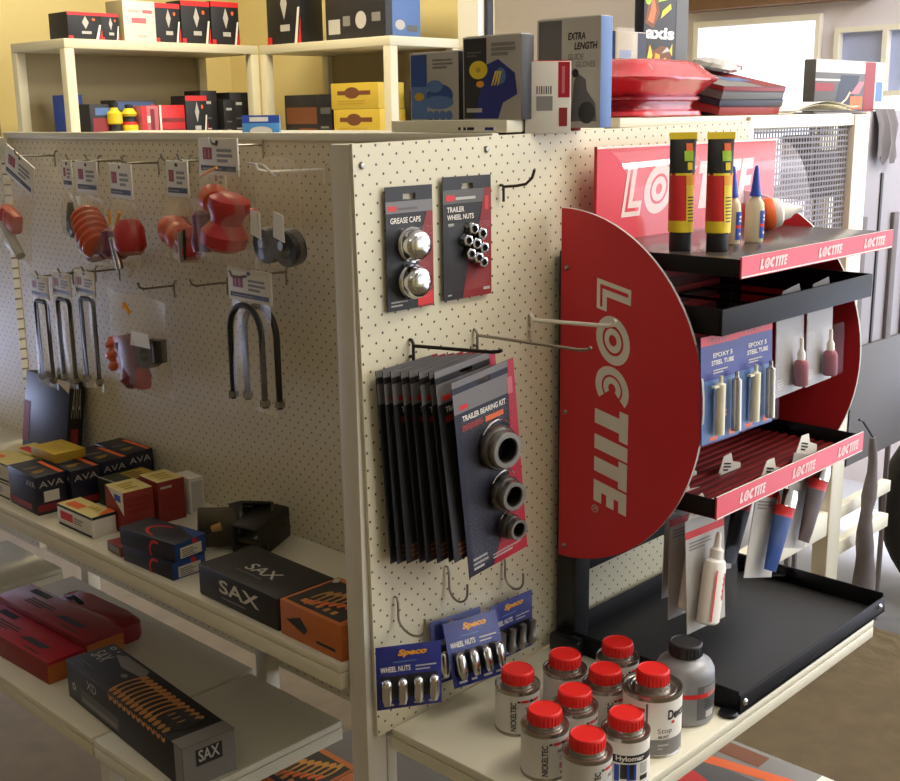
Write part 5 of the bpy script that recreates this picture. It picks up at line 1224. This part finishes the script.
b = MB(); b.lathe([(0, 0), (.026, 0), (.028, .004), (.028, .05), (.022, .06, 'red_print'), (.022, .078, 'ink'), (.027, .086), (.014, .104), (0, .106)], 'yellow_print', (0, 0, 0), (0, 0, 1), 18); b.build('body', t)
b = MB(); b.lathe([(.013, .104), (.013, .116), (0, .117)], 'ink', (0, 0, 0), (0, 0, 1), 14); b.build('cap', t)
bgbox('red and pale striped carton, left of the plain red one, left unit', 1.15, 1.215, .112, 'pink_card', [('-Y', 'r', 0, .1, .3, 1, 'red_print'), ('-Y', 'r', .5, .1, .75, .9, 'dark_red'), ('-Y', 'r', .3, .5, .5, .7, 'white_print')], 2.39, .06)
bgbox('bright red carton with darker bands on the left unit, lower level', 1.218, 1.32, .114, 'red_print', [('-Y', 'r', 0, .5, 1, .62, 'dark_red'), ('-Y', 'r', 0, .2, 1, .3, 'dark_red'), ('-Y', 'r', 0, 0, .08, 1, 'white_print')], 2.39, .06)
bgbox('slate carton lying behind the red cartons on the left unit', 1.12, 1.28, .132, 'mid_grey', [('-Y', 'r', .05, .75, .9, .95, 'steel_blue'), ('-Y', 'e', .9, .85, .04, .06, 'orange_print')], 2.52)
filt('black carton with a red top and white diamond, left unit, lower level', 1.365, 2.40, LU, .088, .145)
DB = [('-Y', 't', .2, .72, .8, .82, 'OSO', 'pale_grey', .0), ('-Y', 'l', .2, .12, .8, .24, 2, 'pale_grey'), ('-Y', 'l', .2, .4, .7, .48, 1, 'mid_grey')]
DB[0] = ('-Y', 'l', .2, .72, .8, .84, 1, 'pale_grey')
bgbox('tall black carton with pale print beside the red-topped one, left unit lower level', 1.415, 1.485, .163, 'carton_black', DB, 2.45)
bgbox('shorter black carton with pale print between two taller ones, left unit lower level', 1.490, 1.545, .132, 'carton_black', DB, 2.42)
bgbox('black carton with pale print nearest the right leg of the left unit', 1.548, 1.632, .158, 'carton_black', DB, 2.46)
# lower level, right unit (facing the left aisle)
def bgx(label, y0, y1, h, m, dec=(), x=1.72, d=.1, z=LU, name='carton'):
    return carton(name, label, 'carton', (x, (y0 + y1) / 2, z), 0, (d, y1 - y0, h), m, None, dec, None, .002)
bgx('dark carton with a brown panel, lower level of the right unit', 2.10, 2.30, .145, 'ink', [('-X', 'r', .05, .3, .9, .7, 'brown_print'), ('-X', 'r', .4, .05, .9, .2, 'brown_print')], 1.76)
bgx('black carton between the brown-panelled one and the yellow cartons', 2.015, 2.09, .142, 'carton_black', [('-X', 'l', .2, .1, .9, .3, 2, 'grey_print'), ('-X', 'r', .2, .55, .9, .7, 'mid_grey')], 1.74)
YD = [('-X', 'e', .45, .62, .16, .22, 'brown_print'), ('-X', 'r', .14, .54, .84, .70, 'brown_print'), ('-X', 'l', .14, .18, .8, .38, 2, 'mustard')]
bgx('yellow printed carton, lower of two stacked on the right unit', 1.765, 2.000, .092, 'yellow_carton', YD, 1.745, .12)
bgx('yellow printed carton, upper of two stacked on the right unit', 1.77, 2.01, .086, 'yellow_carton', YD, 1.745, .12, LU + .0925)
carton('carton', 'flat blue and white carton lying behind the side pegboard top rail', 'carton', (1.62, 2.30, LU), R(-40), (.075, .05, .044), 'sky_blue', {'-X': 'blue_print'}, [('-Y', 'r', 0, .65, 1, 1, 'blue_print'), ('-Y', 'r', .2, .72, .7, .92, 'white_print'), ('-Y', 'e', .5, .3, .3, .2, 'white_print')]).location = (.46, .80, .0108)
bgx('dark label-fronted carton at the end of the right unit', 1.69, 1.75, .15, 'ink', [('-Y', 'r', .1, .45, .6, .85, 'pale_grey'), ('-Y', 'r', .1, .1, .6, .2, 'grey_print')], 1.87, .12)
# ------------------------------------------------------------------ right-hand side
t = thing('wire_rack', 'plain metal rack behind the mesh bay holding a dark carton', 'rack', (1.70, .22, FZ))
for x, y in ((0, 0), (.60, 0), (0, .28), (.60, .28)):
    b = MB(); b.box((x, y, 0), (x + .012, y + .012, 1.545), 'mesh_metal'); b.build('leg', t)
for z in (1.545, 1.34):
    b = MB(); b.box((0, 0, z - .008), (.612, .292, z), 'mesh_metal', .001); b.build('shelf_board', t)
t = thing('boxed_tool', 'grey, navy and red product carton on the rack by the window', 'carton', (1.985, .285, FZ + 1.5455), (0, 0, R(2)))
lo, hi = (-.215, -.02, 0), (.215, .012, .128)
b = MB(); b.box(lo, hi, 'mid_grey', .002, {'+Z': 'grey_print'}); F, w, h = frame(lo, hi, '-Y')
b.rect(F, w * .70, 0, w * .86, h, 'dark_red', 1); b.rect(F, w * .86, 0, w, h, 'pale_grey', 1); b.rect(F, 0, h * .76, w * .7, h, 'pale_grey', 1); b.shape(F, [(w * .35, h * .72), (w * .62, h * .72), (w * .50, 0), (w * .26, 0)], 'carton_navy', 1.4); b.rect(F, 0, h * .40, w * .26, h * .56, 'dark_red', 1.4); b.rect(F, w * .50, h * .05, w * .68, h * .3, 'orange_print', 1.6); b.shape(F, [(w * .5, h * .35), (w * .62, h * .35), (w * .70, h * .6), (w * .62, h * .6)], 'pink_card', 1.6); b.rect(F, 0, h * .6, w * .34, h * .64, 'pale_grey', 1.5); b.rect(F, w * .88, h * .2, w * .98, h * .6, 'steel_blue', 1.5)
b.build('box', t); f = MB(); f.box((-.213, -.018, .128), (.213, .010, .1295), 'pale_grey'); f.build('lid_flap', t)
carton('carton', 'dark grey carton seen through the wire mesh', 'carton', (1.985, .345, FZ + 1.3405), 0, (.225, .1, .145), 'mid_grey', None, [('-Y', 'r', 0, .8, 1, 1, 'ink'), ('-Y', 'r', .75, .1, .95, .7, 'grey_print')])
t = thing('door_leaf', 'tall off-white panel with a dark slot handle at the right edge', 'panel', (1.64, .07, FZ))
b = MB(); b.box((0, 0, .68), (.60, .035, 1.545), 'panel_white', .004); b.build('panel', t)
b = MB(); b.box((.125, -.004, .72), (.137, .0, 1.40), 'ink', .001); b.build('slot', t)
b = MB(); b.box((0, -.012, .68), (.02, .0, 1.545), 'post_paint', .002); b.build('edge_trim', t)
b = MB()
for x in (.02, .20, .30): b.box((x, -.010, .68), (x + .03, -.0002, 1.30), 'grey_cloth', .002)
b.box((.0, -.012, .68), (.5, -.0002, .98), 'mid_grey', .002); b.build('lower_cladding', t)
for z in (1.46, .75):
    b = MB(); b.box((-.1245, .0355, z), (.30, .055, z + .03), 'post_paint', .002); b.build('hanging_rail', t)
t = thing('cloth', 'dark purple-grey cloth hanging over the top of the off-white panel', 'cloth', (1.70, .066, .045))
b = MB(); g = []; n = 8
for i in range(n + 1):
    for j, (zz, yy) in enumerate(((.004, .03), (.006, 0), (-.03, -.012), (-.075, -.014 + .006 * math.sin(i)), (-.115 + .012 * math.sin(i * 1.7), -.013))): g.append((.0 + .105 * i / n, yy - .004 * math.sin(i * 1.9), zz))
b.add(g, [(i * 5 + j, i * 5 + j + 5, i * 5 + j + 6, i * 5 + j + 1) for i in range(n) for j in range(4)], 'grey_cloth', True); b.build('fabric', t)
t = thing('plastic_sleeve', 'crumpled dark grey sleeve hanging beside the mesh bay post', 'sleeve', (1.60, -.036, -1.13))
b = MB(); n = 14; pts = [(-.012 + .009 * math.sin(i * .7), 0, .42 * i / n) for i in range(n + 1)]
b.tube(pts, [.026, .028, .027, .024, .021, .022, .020, .016, .014, .018, .016, .012, .011, .010, .007], 'grey_cloth', 12); b.build('sleeve_body', t)
b = MB(); b.tube([(-.012, 0, .42), (-.03, .02, .46), (-.06, .016, .47)], .003, 'ink', 6); b.build('cord', t)
t = thing('wheel', 'large black rubber tyre standing on the floor at the right edge', 'wheel', (2.503, -.063, FZ + .36), (0, 0, R(-72)))
b = MB(); rr, tt = .275, .085; prof = [(rr + tt * math.cos(R(a)), tt * 1.1 * math.sin(R(a))) for a in range(0, 361, 20)]; b.lathe(prof, 'rubber', (0, 0, 0), (0, 1, 0), 48)
b.build('tyre', t)
b = MB(); b.lathe([(0, -.03), (.05, -.03), (.05, -.02), (.18, -.015), (.2, -.03), (.2, .03), (.18, .015), (.05, .02), (.05, .03), (0, .03)], 'mid_grey', (0, 0, 0), (0, 1, 0), 32); b.build('rim', t)
# ------------------------------------------------------------------ light
w = bpy.data.worlds.new('World'); SC.world = w; w.use_nodes = True
bg = w.node_tree.nodes['Background']; bg.inputs[0].default_value = (.82, .88, 1, 1); bg.inputs[1].default_value = 2.6
def area(name, loc, target, size, power, rgb, sy=None):
    l = bpy.data.lights.new(name, 'AREA'); l.size = size; l.energy = power; l.color = rgb
    if sy: l.shape = 'RECTANGLE'; l.size_y = sy
    o = bpy.data.objects.new(name, l); COL.objects.link(o); o.location = loc
    o.rotation_euler = (V(target) - V(loc)).to_track_quat('-Z', 'Y').to_euler(); return o
s = bpy.data.lights.new('sun', 'SUN'); s.energy = 9; s.angle = R(1.5); s.color = (1, .97, .95)
o = bpy.data.objects.new('sun', s); COL.objects.link(o); o.rotation_euler = V((-.40, .12, -1)).to_track_quat('-Z', 'Y').to_euler()
area('shop_front_window', (2.7, -2.6, .75), (.35, 0, -.45), 1.5, 27, (1, .94, .80), 1.2)
area('back_wall_fill', (3.4, -.9, .5), (3.3, 2.6, .3), 1.0, 9, (.95, .95, 1), 1.4)  # added fill that brightens the lavender back wall
area('ceiling_lamp', (.9, 1.75, 1.15), (.95, 2.0, -1), .9, 23, (1, .88, .62), .25)
area('left_ceiling_lamp', (-.55, 2.3, 1.15), (-.1, 1.6, -.6),   .9, 1.7, (1, .80, .46), .2)
area('left_door_daylight', (-.25, 3.4, -.80), (-.02, 1.2, -1.04), .7, 9.0, (.58, .66, 1), .35)
area('front_ceiling_lamp', (.75, -1.15, 1.2), (.65, -.5, -1), 1.2, 13, (1, .93, .78), .3)
area('right_floor_fill', (2.1, -.7, 1.2), (2.0, -.4, -1.5), 1.2, 34, (1, .94, .84), .3)  # unseen fill added to lift the floor at the right
area('aisle_fill', (-1.5, -1.5, 1.2), (.2, -.2, -.4), 1.2, 3.2, (1, .94, .82), .3)  # added fill from the camera side for the red half-round panel
# ------------------------------------------------------------------ camera
cam = bpy.data.cameras.new('camera'); co = bpy.data.objects.new('camera', cam); COL.objects.link(co)
fpx, yaw, pitch, roll, cx, cy, cz = CAMP
fw = V((math.cos(yaw) * math.cos(pitch), math.sin(yaw) * math.cos(pitch), -math.sin(pitch)))
r = fw.cross(V((0, 0, 1))).normalized(); u = r.cross(fw)
r2 = r * math.cos(roll) + u * math.sin(roll); u2 = u * math.cos(roll) - r * math.sin(roll)
M3 = Matrix((r2, u2, -fw)).transposed()
co.matrix_world = Matrix.Translation((cx, cy, cz)) @ M3.to_4x4()
cam.sensor_fit = 'HORIZONTAL'; cam.sensor_width = 36; cam.lens = 36 * fpx / 900
cam.clip_start = .02; cam.clip_end = 50
SC.camera = co
SC.view_settings.view_transform = 'Standard'; SC.view_settings.look = 'None'; SC.view_settings.gamma = 1; SC.view_settings.exposure = 0
SC.view_settings.use_curve_mapping = False
